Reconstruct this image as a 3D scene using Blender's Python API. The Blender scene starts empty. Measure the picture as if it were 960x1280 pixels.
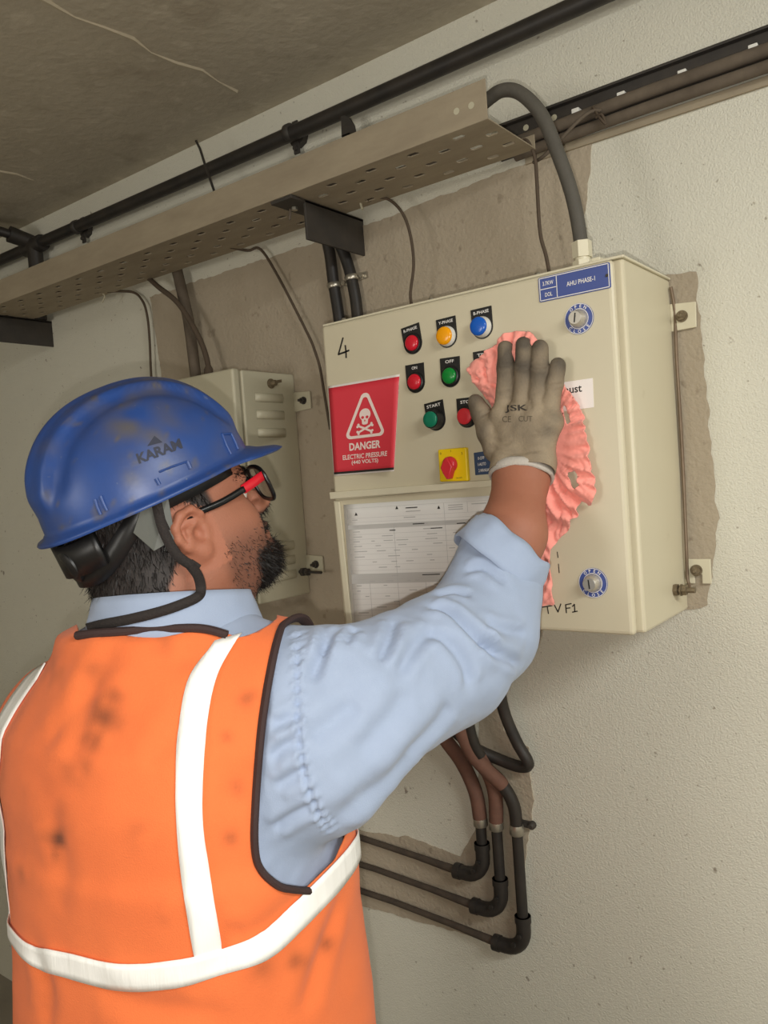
import bpy, bmesh, math, random
import numpy as np
from mathutils import Vector, Matrix, noise
from mathutils.bvhtree import BVHTree
from mathutils.geometry import delaunay_2d_cdt

C = bpy.context.scene.collection
SC = bpy.context.scene
random.seed(7)
rng = np.random.default_rng(7)

# ------------------------------------------------------------------ camera
FPX = 998.6                                   # focal length in pixels of the 960x1280 frame
YAW, PITCH, ROLL = .65, -.039, -.0725
CAM = np.array([.3774, -1.2374, 1.55])
_F = np.array([-math.sin(YAW)*math.cos(PITCH), math.cos(YAW)*math.cos(PITCH), math.sin(PITCH)])
_r = np.array([math.cos(YAW), math.sin(YAW), 0.]); _u = np.cross(_r, _F)
_c, _s = math.cos(ROLL), math.sin(ROLL)
RX = _c*_r + _s*_u; UP = -_s*_r + _c*_u
cam = bpy.data.cameras.new('camera'); camo = bpy.data.objects.new('camera', cam); C.objects.link(camo)
cam.sensor_fit = 'AUTO'; cam.sensor_width = 36.0; cam.lens = FPX*36.0/1280.0
cam.clip_start = .02; cam.clip_end = 50
camo.matrix_world = Matrix(((RX[0], UP[0], -_F[0], CAM[0]), (RX[1], UP[1], -_F[1], CAM[1]), (RX[2], UP[2], -_F[2], CAM[2]), (0, 0, 0, 1)))
SC.camera = camo

# ------------------------------------------------------------------ light and exposure
SC.view_settings.view_transform = 'Standard'; SC.view_settings.look = 'None'
SC.view_settings.gamma = 1.0; SC.view_settings.use_curve_mapping = False
SC.view_settings.exposure = 0.27
W = bpy.data.worlds.new('world'); SC.world = W; W.use_nodes = True
W.node_tree.nodes['Background'].inputs[0].default_value = (.9, .95, 1, 1)
W.node_tree.nodes['Background'].inputs[1].default_value = .0

def light(name, typ, loc, energy, col=(1, 1, 1), target=None, **kw):
    d = bpy.data.lights.new(name, typ); d.energy = energy; d.color = col
    for k, v in kw.items(): setattr(d, k, v)
    o = bpy.data.objects.new(name, d); C.objects.link(o); o.location = loc
    if target is not None:
        o.rotation_euler = (Vector(target)-Vector(loc)).to_track_quat('-Z', 'Y').to_euler()
    return o
# the phone's own lamp, just under its lens
fl = CAM - .034*UP - .012*RX
light('phone_lamp', 'SPOT', tuple(fl), 14.0, (1, .96, .90), target=tuple(fl+_F), spot_size=math.radians(105), spot_blend=.6, shadow_soft_size=.006)
# fluorescent batten under the ceiling, outside the picture, right of the camera; then two added fills
light('tube_light_near', 'AREA', (1.6, -1.0, 2.28), 22, (.98, 1, .97), target=(1.2, -.5, .6), shape='RECTANGLE', size=1.2, size_y=.12)
light('ceiling_fill_right', 'POINT', (1.45, -1.35, 2.08), 15, (1, .99, .95), shadow_soft_size=.25)  # added fill point, no fitting of its own: brightens the ceiling on the right
light('ceiling_fill_far', 'POINT', (-.8, -2.9, 1.5), 30, (1, .97, .92), shadow_soft_size=.3)  # added fill hung low in the room, no real lamp: lifts the ceiling

# ------------------------------------------------------------------ materials
def lin(c):
    return tuple(((x/255/12.92) if x/255 <= .04045 else ((x/255+.055)/1.055)**2.4) for x in c)
def mat(name, rgb, rough=.6, metal=0.0, var=0.0, vscale=8.0, bump=0.0, bscale=200.0, rgb2=None, spots=None, spec=.5, sheen=0.0, attr=None, attr_rgb=None, trans=0.0, stretch=None, fiber=0.0):
    """procedural material: base colour with noise variation towards rgb2, optional dark pits, vertex-mask dirt and bump"""
    m = bpy.data.materials.new(name); m.use_nodes = True
    nt = m.node_tree; N = nt.nodes; L = nt.links; b = N['Principled BSDF']
    b.inputs['Roughness'].default_value = rough; b.inputs['Metallic'].default_value = metal
    b.inputs['Specular IOR Level'].default_value = spec
    if sheen: b.inputs['Sheen Weight'].default_value = sheen
    if trans: b.inputs['Transmission Weight'].default_value = trans
    tc = N.new('ShaderNodeTexCoord'); co = tc.outputs['Object']
    if stretch:
        mp = N.new('ShaderNodeMapping'); mp.inputs['Scale'].default_value = stretch; L.new(co, mp.inputs['Vector']); co2 = mp.outputs[0]
    else: co2 = co
    c1 = (*lin(rgb), 1); col = None
    if var:
        n = N.new('ShaderNodeTexNoise'); n.inputs['Scale'].default_value = vscale; n.inputs['Detail'].default_value = 6; n.inputs['Roughness'].default_value = .62
        L.new(co2, n.inputs['Vector'])
        r = N.new('ShaderNodeValToRGB'); r.color_ramp.elements[0].position = .5-.22; r.color_ramp.elements[1].position = .5+.22
        L.new(n.outputs['Fac'], r.inputs[0])
        r.color_ramp.elements[0].color = c1
        c2 = lin(rgb2) if rgb2 else tuple(x*.6 for x in lin(rgb))
        c2 = tuple(a*(1-var)+q*var for a, q in zip(c1[:3], c2)); r.color_ramp.elements[1].color = (*c2, 1)
        col = r.outputs[0]
    def mix(colin, fac, rgbx):
        mx = N.new('ShaderNodeMix'); mx.data_type = 'RGBA'
        if colin is None: mx.inputs[6].default_value = c1
        else: L.new(colin, mx.inputs[6])
        mx.inputs[7].default_value = (*lin(rgbx), 1); L.new(fac, mx.inputs[0]); return mx.outputs[2]
    for (sc_, lo, hi, srgb, amt) in (spots or []):
        n = N.new('ShaderNodeTexNoise'); n.inputs['Scale'].default_value = sc_; n.inputs['Detail'].default_value = 3
        L.new(co, n.inputs['Vector'])
        mr = N.new('ShaderNodeMapRange'); mr.inputs[1].default_value = lo; mr.inputs[2].default_value = hi; mr.inputs[4].default_value = amt
        L.new(n.outputs['Fac'], mr.inputs[0]); col = mix(col, mr.outputs[0], srgb)
    if attr:
        for an, ac in zip(attr, attr_rgb):
            a = N.new('ShaderNodeAttribute'); a.attribute_name = an
            col = mix(col, a.outputs['Fac'], ac)
    if col is None: b.inputs['Base Color'].default_value = c1
    else: L.new(col, b.inputs['Base Color'])
    if bump:
        n = N.new('ShaderNodeTexNoise'); n.inputs['Scale'].default_value = bscale; n.inputs['Detail'].default_value = 4
        L.new(co2 if fiber else co, n.inputs['Vector'])
        bp = N.new('ShaderNodeBump'); bp.inputs['Strength'].default_value = bump; bp.inputs['Distance'].default_value = .002
        L.new(n.outputs['Fac'], bp.inputs['Height']); L.new(bp.outputs[0], b.inputs['Normal'])
    return m
M = {}
M['wall'] = mat('painted_plaster', (214, 211, 196), .8, var=.35, vscale=2.2, rgb2=(203, 196, 178), bump=.9, bscale=420, spots=[(110, .69, .74, (132, 120, 100), .6), (30, .715, .75, (112, 96, 78), .7)])
M['cement'] = mat('bare_cement', (174, 161, 141), .95, var=.6, vscale=10, rgb2=(156, 143, 123), bump=1.0, bscale=150, spots=[(45, .66, .74, (124, 110, 92), .5)], stretch=(1, 1, .5))
M['ceiling'] = mat('raw_ceiling', (186, 176, 156), .95, var=.7, vscale=3.5, rgb2=(166, 155, 135), bump=1.0, bscale=60, spots=[(22, .58, .70, (198, 188, 168), .6), (9, .58, .7, (150, 138, 118), .5)])
M['seam'] = mat('ceiling_seam', (176, 164, 141), .95, bump=.8, bscale=80)
M['floor'] = mat('cement_floor', (150, 141, 126), .9, var=.6, vscale=5, bump=.5, bscale=80)
M['panel'] = mat('cream_powder_coat', (206, 197, 171), .42, var=.22, vscale=9, rgb2=(192, 180, 151), bump=.05, bscale=500, spots=[(18, .70, .78, (160, 142, 108), .35)])
M['panel_edge'] = mat('cream_powder_coat_edge', (218, 211, 186), .4, var=.2, vscale=20, rgb2=(180, 165, 130))
M['cab'] = mat('grey_cream_paint', (190, 184, 160), .45, var=.3, vscale=7, rgb2=(168, 160, 136), bump=.05, bscale=400)
M['tray'] = mat('dusty_tray_steel', (164, 151, 128), .8, metal=.05, var=.8, vscale=30, rgb2=(140, 127, 107), bump=.3, bscale=150, stretch=(.25, 1, 1))
M['dark_steel'] = mat('dark_painted_steel', (48, 45, 42), .6, var=.6, vscale=20, rgb2=(74, 66, 58), bump=.2, bscale=120)
M['black_pipe'] = mat('black_pvc_pipe', (33, 31, 30), .5, var=.6, vscale=18, rgb2=(66, 58, 50))
M['dusty_cable'] = mat('dusty_cable', (106, 94, 80), .85, var=.7, vscale=25, rgb2=(70, 60, 50))
M['grey_cable'] = mat('grey_flexible_cable', (88, 84, 76), .7, var=.5, vscale=30, rgb2=(62, 58, 52), bump=.3, bscale=250)
M['brown_cable'] = mat('red_brown_cable_sleeve', (118, 82, 66), .8, var=.7, vscale=30, rgb2=(88, 62, 52), bump=.4, bscale=140)
M['thin_wire'] = mat('brown_wire', (84, 70, 56), .8, var=.4, vscale=40)
M['run_pipe'] = mat('dusty_brown_pipe', (84, 72, 60), .8, var=.8, vscale=25, rgb2=(52, 44, 38), bump=.4, bscale=150)
M['copper_wire'] = mat('earth_wire_metal', (130, 112, 92), .5, metal=.4, var=.6, vscale=40, rgb2=(92, 76, 60))
M['zinc'] = mat('zinc_plated', (188, 182, 168), .35, metal=.8, var=.4, vscale=60, rgb2=(120, 110, 95))
M['rusty'] = mat('weathered_bolt', (142, 128, 104), .6, metal=.5, var=.8, vscale=120, rgb2=(96, 82, 62), bump=.4, bscale=300)
M['chrome'] = mat('chrome_lock', (205, 200, 190), .38, metal=.75)
M['black'] = mat('black_plastic', (24, 23, 23), .42)
M['white'] = mat('white_plastic', (226, 224, 216), .45)
M['white_ink'] = mat('white_print', (236, 232, 226), .6)
M['pink_ink'] = mat('sign_white_print', (243, 222, 214), .6)
M['ink'] = mat('black_marker_ink', (36, 32, 28), .7)
M['red_sign'] = mat('red_sign_vinyl', (220, 58, 72), .45, var=.15, vscale=20, rgb2=(196, 40, 52))
M['blue_plate'] = mat('blue_engraved_plate', (70, 86, 150), .4, var=.2, vscale=30, rgb2=(60, 74, 128))
M['slate_plate'] = mat('slate_blue_plate', (56, 74, 104), .45)
M['yellow'] = mat('yellow_switch_plate', (244, 208, 20), .35)
M['red_knob'] = mat('red_switch_knob', (208, 46, 56), .35)
M['lens_red'] = mat('red_lens', (205, 30, 48), .22)
M['lens_amber'] = mat('amber_lens', (246, 164, 10), .22)
M['lens_blue'] = mat('blue_lens', (24, 92, 190), .22)
M['lens_green'] = mat('green_lens', (14, 132, 52), .22)
M['btn_green'] = mat('green_push_button', (10, 118, 88), .35)
M['btn_red'] = mat('red_push_button', (214, 48, 58), .35)
M['paper'] = mat('form_paper', (232, 230, 226), .8)
M['grey_ink'] = mat('form_grey_shading', (196, 194, 190), .8)
M['line_ink'] = mat('form_line_ink', (186, 184, 182), .8)
M['rag'] = mat('pink_rag_cloth', (252, 164, 150), .9, var=.35, vscale=40, rgb2=(244, 142, 128), bump=.35, bscale=260, sheen=.3)
M['label'] = mat('white_sticker', (240, 232, 226), .6)
# ---- people
M['skin'] = mat('brown_skin', (162, 106, 82), .62, var=.35, vscale=30, rgb2=(150, 92, 70), bump=.22, bscale=420, attr=['stubble', 'flush', 'scalp'], attr_rgb=[(62, 46, 40), (180, 112, 86), (30, 25, 23)])
M['skin'].node_tree.nodes['Principled BSDF'].inputs['Subsurface Weight'].default_value = .12
M['skin'].node_tree.nodes['Principled BSDF'].inputs['Subsurface Radius'].default_value = (.012, .005, .003)
M['hair'] = mat('black_hair', (26, 22, 20), .5, spec=.3)
M['shirt'] = mat('light_blue_cotton', (158, 172, 197), .88, var=.3, vscale=50, rgb2=(147, 162, 188), bump=.2, bscale=900, sheen=.15)
M['vest'] = mat('orange_hi_vis_mesh', (240, 122, 64), .9, var=.3, vscale=10, rgb2=(228, 104, 54), bump=.3, bscale=700, attr=['dirt'], attr_rgb=[(92, 52, 34)], sheen=.1)
M['binding'] = mat('dark_brown_binding', (58, 40, 38), .8, bump=.3, bscale=500)
M['tape'] = mat('silver_white_reflective_tape', (252, 251, 247), .38, bump=.55, bscale=110, spec=.7, stretch=(1, 1, .12), fiber=1.0)
M['tape_edge'] = mat('tape_stitching', (214, 206, 190), .7)
M['trouser'] = mat('dark_work_trousers', (52, 50, 54), .9, bump=.3, bscale=500)
M['shoe'] = mat('black_leather_shoe', (26, 25, 25), .45)
M['glove'] = mat('grey_coated_glove', (158, 142, 118), .8, var=.7, vscale=34, rgb2=(122, 108, 90), bump=.45, bscale=420, attr=['dirt'], attr_rgb=[(62, 56, 50)])
M['glove_cuff'] = mat('knitted_glove_cuff', (190, 182, 172), .9, bump=.7, bscale=600)
M['helmet'] = mat('blue_hard_hat_plastic', (38, 73, 140), .4, var=.7, vscale=14, rgb2=(34, 58, 112), bump=.05, bscale=200, attr=['dirt'], attr_rgb=[(88, 84, 82)], spots=[(110, .70, .76, (120, 128, 140), .5)])
M['helmet_mark'] = mat('dark_print', (38, 42, 60), .6)
M['strap'] = mat('black_webbing', (40, 34, 32), .85, bump=.5, bscale=500)
M['grey_tab'] = mat('grey_plastic_tab', (88, 90, 84), .5)
M['frame'] = mat('black_glasses_frame', (18, 17, 18), .28)
M['frame_red'] = mat('red_glasses_hinge', (206, 28, 44), .3)
M['eye'] = mat('eye_white', (228, 222, 214), .25)
M['iris'] = mat('dark_iris', (30, 20, 14), .2)
gl = bpy.data.materials.new('spectacle_lens'); gl.use_nodes = True
_b = gl.node_tree.nodes['Principled BSDF']; _b.inputs['Transmission Weight'].default_value = 1; _b.inputs['Roughness'].default_value = .03; _b.inputs['IOR'].default_value = 1.12; _b.inputs['Base Color'].default_value = (.9, .9, .9, 1)
M['lens'] = gl

# ------------------------------------------------------------------ projection helpers (pixel of the photograph -> point of the room)
def ray(x, y): return RX*(x-480)/FPX + UP*(640-y)/FPX + _F
def onY(x, y, Y):  d = ray(x, y); return CAM + d*(Y-CAM[1])/d[1]
def onX(x, y, X):  d = ray(x, y); return CAM + d*(X-CAM[0])/d[0]
def onZ(x, y, Z):  d = ray(x, y); return CAM + d*(Z-CAM[2])/d[2]
def at(x, y, dep): return CAM + ray(x, y)*dep
def pix(P):
    v = np.asarray(P, float)-CAM; z = v@_F
    return np.stack([480+FPX*(v@RX)/z, 640-FPX*(v@UP)/z], -1)
def nrm(v): v = np.asarray(v, float); return v/np.linalg.norm(v)

# ------------------------------------------------------------------ object helpers
ORG = {}
def props(o, label=None, cat=None, group=None, kind=None):
    if label: o['label'] = label
    if cat: o['category'] = cat
    if group: o['group'] = group
    if kind: o['kind'] = kind
    return o
def thing(name, label, cat, loc, group=None):
    o = bpy.data.objects.new(name, None); C.objects.link(o); o.location = tuple(loc); o.empty_display_size = .05
    ORG[o.name] = np.array(loc, float); return props(o, label, cat, group)
def link(name, me, m, parent):
    o = bpy.data.objects.new(name, me); C.objects.link(o)
    if m is not None: me.materials.append(m)
    if parent is not None: o.parent = parent
    return o
def mesh_from(name, V, Fc, m, parent=None, smooth=False, sharp=None, origin=None, attrs=None):
    V = np.asarray(V, float)
    if parent is not None: org = ORG[parent.name]
    else: org = V.mean(0) if origin is None else np.asarray(origin, float)
    me = bpy.data.meshes.new(name)
    me.from_pydata((V-org).tolist(), [], Fc if isinstance(Fc, list) else Fc.tolist())
    if smooth:
        me.polygons.foreach_set('use_smooth', [True]*len(me.polygons))
        if sharp: me.set_sharp_from_angle(angle=math.radians(sharp))
    for k, a in (attrs or {}).items():
        at_ = me.attributes.new(k, 'FLOAT', 'POINT'); at_.data.foreach_set('value', np.asarray(a, np.float32))
    me.validate(); me.update()
    o = link(name, me, m, parent); ORG[o.name] = org
    if parent is None: o.location = tuple(org)
    return o
class MB:
    def __init__(s): s.v = []; s.f = []
    def add(s, V, Fc):
        n = len(s.v); s.v += [tuple(map(float, p)) for p in V]; s.f += [[i+n for i in f] for f in Fc]; return s
    def box(s, lo, hi):
        x0, y0, z0 = lo; x1, y1, z1 = hi
        return s.add([(x0,y0,z0),(x1,y0,z0),(x1,y1,z0),(x0,y1,z0),(x0,y0,z1),(x1,y0,z1),(x1,y1,z1),(x0,y1,z1)],
                     [[0,3,2,1],[4,5,6,7],[0,1,5,4],[1,2,6,5],[2,3,7,6],[3,0,4,7]])
    def obox(s, c, a, b, d):
        c, a, b, d = (np.asarray(q, float) for q in (c, a, b, d)); P = []
        for k in (-1, 1):
            for i, j in ((-1,-1),(1,-1),(1,1),(-1,1)): P.append(c+i*a+j*b+k*d)
        return s.add(P, [[0,3,2,1],[4,5,6,7],[0,1,5,4],[1,2,6,5],[2,3,7,6],[3,0,4,7]])
    def tube(s, pts, r, n=12, caps=True, flat=None, ref=None):
        P = np.asarray(pts, float); k = len(P); R_ = np.full(k, r) if np.isscalar(r) else np.asarray(r, float)
        T = np.gradient(P, axis=0); T /= np.linalg.norm(T, axis=1)[:, None]+1e-12
        u = np.cross(T[0], ref if ref is not None else ((0, 0, 1) if abs(T[0][2]) < .9 else (1, 0, 0))); u /= np.linalg.norm(u)
        V = []
        for i in range(k):
            u = u - T[i]*(u@T[i]); u /= np.linalg.norm(u); w = np.cross(T[i], u)
            for j in range(n):
                a = 2*math.pi*j/n
                V.append(P[i]+R_[i]*(math.cos(a)*u + math.sin(a)*w*(flat or 1)))
        Fc = [[i*n+j, i*n+(j+1) % n, (i+1)*n+(j+1) % n, (i+1)*n+j] for i in range(k-1) for j in range(n)]
        if caps: Fc += [list(range(n))[::-1], list(range((k-1)*n, k*n))]
        return s.add(V, Fc)
    def lathe(s, prof, o, ax, n=24, u0=None):
        o = np.asarray(o, float); ax = nrm(ax); u = np.cross(ax, u0 if u0 is not None else ((0, 0, 1) if abs(ax[2]) < .9 else (1, 0, 0))); u = nrm(u); w = np.cross(ax, u)
        V = []
        for r, h in prof:
            for j in range(n):
                a = 2*math.pi*j/n; V.append(o+ax*h+max(r, 1e-5)*(math.cos(a)*u+math.sin(a)*w))
        k = len(prof)
        Fc = [[i*n+j, i*n+(j+1) % n, (i+1)*n+(j+1) % n, (i+1)*n+j] for i in range(k-1) for j in range(n)]
        Fc += [list(range(n))[::-1], list(range((k-1)*n, k*n))]
        return s.add(V, Fc)
    def prism(s, poly, ext):
        P = np.asarray(poly, float); n = len(P); e = np.asarray(ext, float)
        return s.add(list(P)+list(P+e), [list(range(n)), list(range(n, 2*n))[::-1]] + [[i, i+n, (i+1) % n+n, (i+1) % n] for i in range(n)])
    def build(s, name, m, parent=None, smooth=False, sharp=40, bevel=0, seg=2, fn=None):
        V = np.array(s.v)
        if fn is not None: V = fn(V)
        bm = bmesh.new(); vs = [bm.verts.new(p) for p in V]
        for f in s.f:
            try: bm.faces.new([vs[i] for i in f])
            except ValueError: pass
        bmesh.ops.recalc_face_normals(bm, faces=bm.faces)
        org = ORG[parent.name] if parent is not None else (V.min(0)+V.max(0))/2
        bmesh.ops.translate(bm, verts=bm.verts, vec=tuple(-org))
        me = bpy.data.meshes.new(name); bm.to_mesh(me); bm.free()
        if smooth:
            me.polygons.foreach_set('use_smooth', [True]*len(me.polygons)); me.set_sharp_from_angle(angle=math.radians(sharp))
        o = link(name, me, m, parent); ORG[o.name] = org
        if parent is None: o.location = tuple(org)
        if bevel:
            b = o.modifiers.new('bevel', 'BEVEL'); b.width = bevel; b.segments = seg; b.limit_method = 'ANGLE'; b.angle_limit = math.radians(40)
        return o
def cat_spline(pts, n=8, closed=False):
    P = np.asarray(pts, float); out = []; k = len(P)
    for i in range(k if closed else k-1):
        if closed: a, b, c, d = P[(i-1) % k], P[i], P[(i+1) % k], P[(i+2) % k]
        else: a, b, c, d = P[max(i-1, 0)], P[i], P[i+1], P[min(i+2, k-1)]
        for t in np.arange(n)/n:
            out.append(.5*((2*b)+(-a+c)*t+(2*a-5*b+4*c-d)*t*t+(-a+3*b-3*c+d)*t**3))
    if not closed: out.append(P[-1])
    return np.array(out)
_txt = {}
def text_mesh(s, bold=0.0):
    if (s, bold) in _txt: return _txt[(s, bold)]
    cu = bpy.data.curves.new('t', 'FONT'); cu.body = s; cu.size = 1; cu.offset = bold; cu.resolution_u = 3; cu.fill_mode = 'FRONT'
    cu.align_x = 'CENTER'; cu.align_y = 'CENTER'
    o = bpy.data.objects.new('t', cu); C.objects.link(o); dg = bpy.context.evaluated_depsgraph_get(); dg.update()
    me = bpy.data.meshes.new_from_object(o.evaluated_get(dg))
    V = np.array([v.co[:] for v in me.vertices]); Fc = [list(p.vertices) for p in me.polygons]
    bpy.data.objects.remove(o); bpy.data.curves.remove(cu); bpy.data.meshes.remove(me)
    V[:, :2] -= (V[:, :2].min(0)+V[:, :2].max(0))/2
    _txt[(s, bold)] = (V, Fc); return V, Fc
def put_text(mb, s, o, xd, yd, w=None, h=None, bold=0.0, lift=0.0):
    V, Fc = text_mesh(s, bold); ext = V[:, :2].max(0)-V[:, :2].min(0)
    sx = w/ext[0] if w else h/ext[1]; sy = h/ext[1] if h else sx
    o, xd, yd = np.asarray(o, float), nrm(xd), nrm(yd); n = np.cross(xd, yd)
    mb.add(o+V[:, :1]*sx*xd+V[:, 1:2]*sy*yd+n*lift, Fc); return mb
def hexnut(mb, o, ax, r, h):
    mb.lathe([(r, 0), (r, h)], o, ax, 6); return mb

# ------------------------------------------------------------------ room
def struct(name, mb, m, **k): o = mb.build(name, m, **k); o['kind'] = 'structure'; return o
ZC = 2.335
wall_back = struct('wall_back', MB().box((-4, 0, 0), (3, .15, ZC)), M['wall'])
wall_left = struct('wall_left', MB().box((-4.15, -3.6, 0), (-4, .15, ZC)), M['wall'])
wall_right = struct('wall_right', MB().box((3, -3.6, 0), (3.15, .15, ZC)), M['wall'])
wall_front = struct('wall_front', MB().box((-4.15, -3.75, 0), (3.15, -3.6, ZC)), M['wall'])
floor = struct('floor', MB().box((-4.15, -3.75, -.1), (3.15, .15, 0)), M['floor'])
ceiling = struct('ceiling', MB().box((-4.15, -3.75, ZC), (3.15, .15, ZC+.1)), M['ceiling'])
for xs in (-.77, -1.435):                                    # formwork joints left in the slab
    pts = [(xs+.006*math.sin(i*1.7)+.004*math.sin(i*4.1), -1.9+i*.05, ZC) for i in range(37 if xs > -1 else 36)]
    MB().tube(pts, [.0034+.0018*math.sin(i*2.3) for i in range(len(pts))], 6).build('form_joint', M['seam'], ceiling, True)
def jag(poly, step=.008, amp=.0032, seed=0):
    P = np.asarray(poly, float); out = []
    for i in range(len(P)):
        a, b = P[i], P[(i+1) % len(P)]; n = max(1, int(np.linalg.norm(b-a)/step)); t = (b-a)/max(np.linalg.norm(b-a), 1e-6); nn = np.array([-t[1], t[0]])
        for k in range(n):
            p = a+(b-a)*k/n; out.append(p+nn*amp*(noise.noise(Vector((p[0]*38, p[1]*38, seed)))*1.3+.6*noise.noise(Vector((p[0]*130, p[1]*130, seed+5)))))
    return np.array(out)
def patch(poly, seed, thick=.0022):
    P = jag(poly, seed=seed); MB().prism([(x, -thick, z) for x, z in P], (0, thick+.004, 0)).build('cement_patch', M['cement'], wall_back)
patch([(-1.225, 2.035), (-.52, 2.04), (-.23, 2.056), (-.10, 2.058), (-.118, 1.955), (-.14, 1.873), (-.06, 1.835), (.044, 1.823), (.050, 1.62), (.055, 1.46), (.045, 1.38), (.034, 1.328), (-.02, 1.318), (-.30, 1.31), (-.52, 1.25), (-1.2, 1.25), (-1.215, 1.6), (-1.205, 1.85)], 1)
patch([(-.95, .835), (-.675, .832), (-.545, .846), (-.44, .832), (-.40, .90), (-.385, 1.03), (-.37, 1.19), (-.335, 1.19), (-.33, 1.09), (-.284, 1.065), (-.278, .972), (-.30, .88), (-.313, .776), (-.34, .69), (-.40, .685), (-.7, .67), (-.95, .68)], 2)
# ------------------------------------------------------------------ control panel
PY = -.2112; PZ0, PZ1 = 1.321, 1.821
def pp(x, y, off=0.0): return onY(x, y, PY-off)                    # a point of the panel's door
EX, EZ = np.array([1., 0, 0]), np.array([0, 0, 1.])
panel = thing('control_panel', 'large cream metal control panel with coloured buttons, being wiped by the gloved hand', 'control panel', (-.25, -.1, PZ0))
mb = MB().box((-.511, -.194, PZ0+.001), (.006, -.003, PZ1-.003)); mb.build('enclosure', M['panel'], panel, bevel=.004)
MB().box((-.514, -.1985, PZ1-.003), (.008, -.003, PZ1+.0005)).build('rain_lip', M['panel_edge'], panel, bevel=.001)
MB().box((-.507, PY, PZ0), (-.003, -.1965, PZ1-.005)).build('door', M['panel'], panel, bevel=.006, seg=3)
xa, xb = onY(514, 371, -.18)[0], onY(594, 352, -.18)[0]; MB().prism([(xa, -.188, PZ1+.0005), (xb, -.188, PZ1+.0005), (xb-.006, -.12, PZ1+.016), (xa+.004, -.12, PZ1+.010)], (0, 0, .0015)).build('loose_cover_sheet', M['label'], panel)
for x in (-.497+.02, -.30, -.12): MB().lathe([(.0045, 0), (.0045, .004), (.003, .006)], (x, -.186, PZ1), (0, 0, 1), 8).build('screw', M['zinc'], panel, True)
MB().lathe([(.007, 0), (.007, .008)], (-.075, -.15, PZ0-.007), (0, 0, 1), 10).build('drain_plug', M['dark_steel'], panel, True)
# mounting tabs on the right and left
for x0, z0, s in ((.006, 1.741, 1), (.006, 1.362, 1), (-.511, 1.741, -1), (-.511, 1.362, -1)):
    P = [(0, 0), (.036, .001), (.037, .038), (0, .041)] if z0 > 1.5 else [(0, 0), (.013, 0), (.013, .014), (.024, .014), (.024, 0), (.037, 0), (.037, .037), (0, .037)]
    tb = MB().prism([(x0+s*a, -.008, z0+b) for a, b in P], (0, .004, 0)).build('mounting_tab', M['panel_edge'], panel, bevel=.0008)
    q = MB(); c = np.array([x0+s*.0165, -.008, z0+.02]); q.lathe([(.0088, 0), (.0088, .0018)], c, (0, -1, 0), 18); hexnut(q, c+(0, -.0018, 0), (0, -1, 0), .0068, .006); q.lathe([(.0032, 0), (.0032, .012), (.002, .0135)], c, (0, -1, 0), 12)
    q.build('bolt', M['rusty'], tb, True)
# earthing wire down the right side with its stud
XS = .010
ew = MB().tube(cat_spline([(XS, -.012, 1.806), (XS+.002, -.006, 1.77), (XS+.002, -.010, 1.70), (XS+.001, -.006, 1.55), (XS+.002, -.016, 1.42), (XS+.001, -.016, 1.375), (XS+.004, -.020, 1.360), (XS+.004, -.032, 1.357), (XS+.003, -.045, 1.359)], 6), .0026, 8).build('earth_wire', M['copper_wire'], panel, True)
q = MB(); hexnut(q, (.006, -.066, 1.361), (1, 0, 0), .009, .006); q.lathe([(.004, 0), (.004, .03)], (.006, -.066, 1.361), (1, 0, 0), 10); hexnut(q, (.018, -.066, 1.361), (1, 0, 0), .008, .006)
q.lathe([(.0085, 0), (.0085, .002)], (.0155, -.066, 1.361), (1, 0, 0), 14); q.obox((.017, -.053, 1.360), (.0012, 0, 0), (0, .014, 0), (0, 0, .005)); q.build('earth_stud', M['rusty'], panel, True)
# gland on the roof where the flexible cable enters
gx = -.057
q = MB(); hexnut(q, (gx, -.175, PZ1), (0, 0, 1), .014, .010); q.lathe([(.0105, .010), (.0105, .016)], (gx, -.175, PZ1), (0, 0, 1), 16); hexnut(q, (gx, -.175, PZ1+.014), (0, 0, 1), .0135, .022); q.build('cable_gland', M['panel_edge'], panel, True, 30)
MB().box((gx+.018, -.19, PZ1), (gx+.030, -.17, PZ1+.007)).build('gland_block', M['panel_edge'], panel, bevel=.001)

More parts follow.
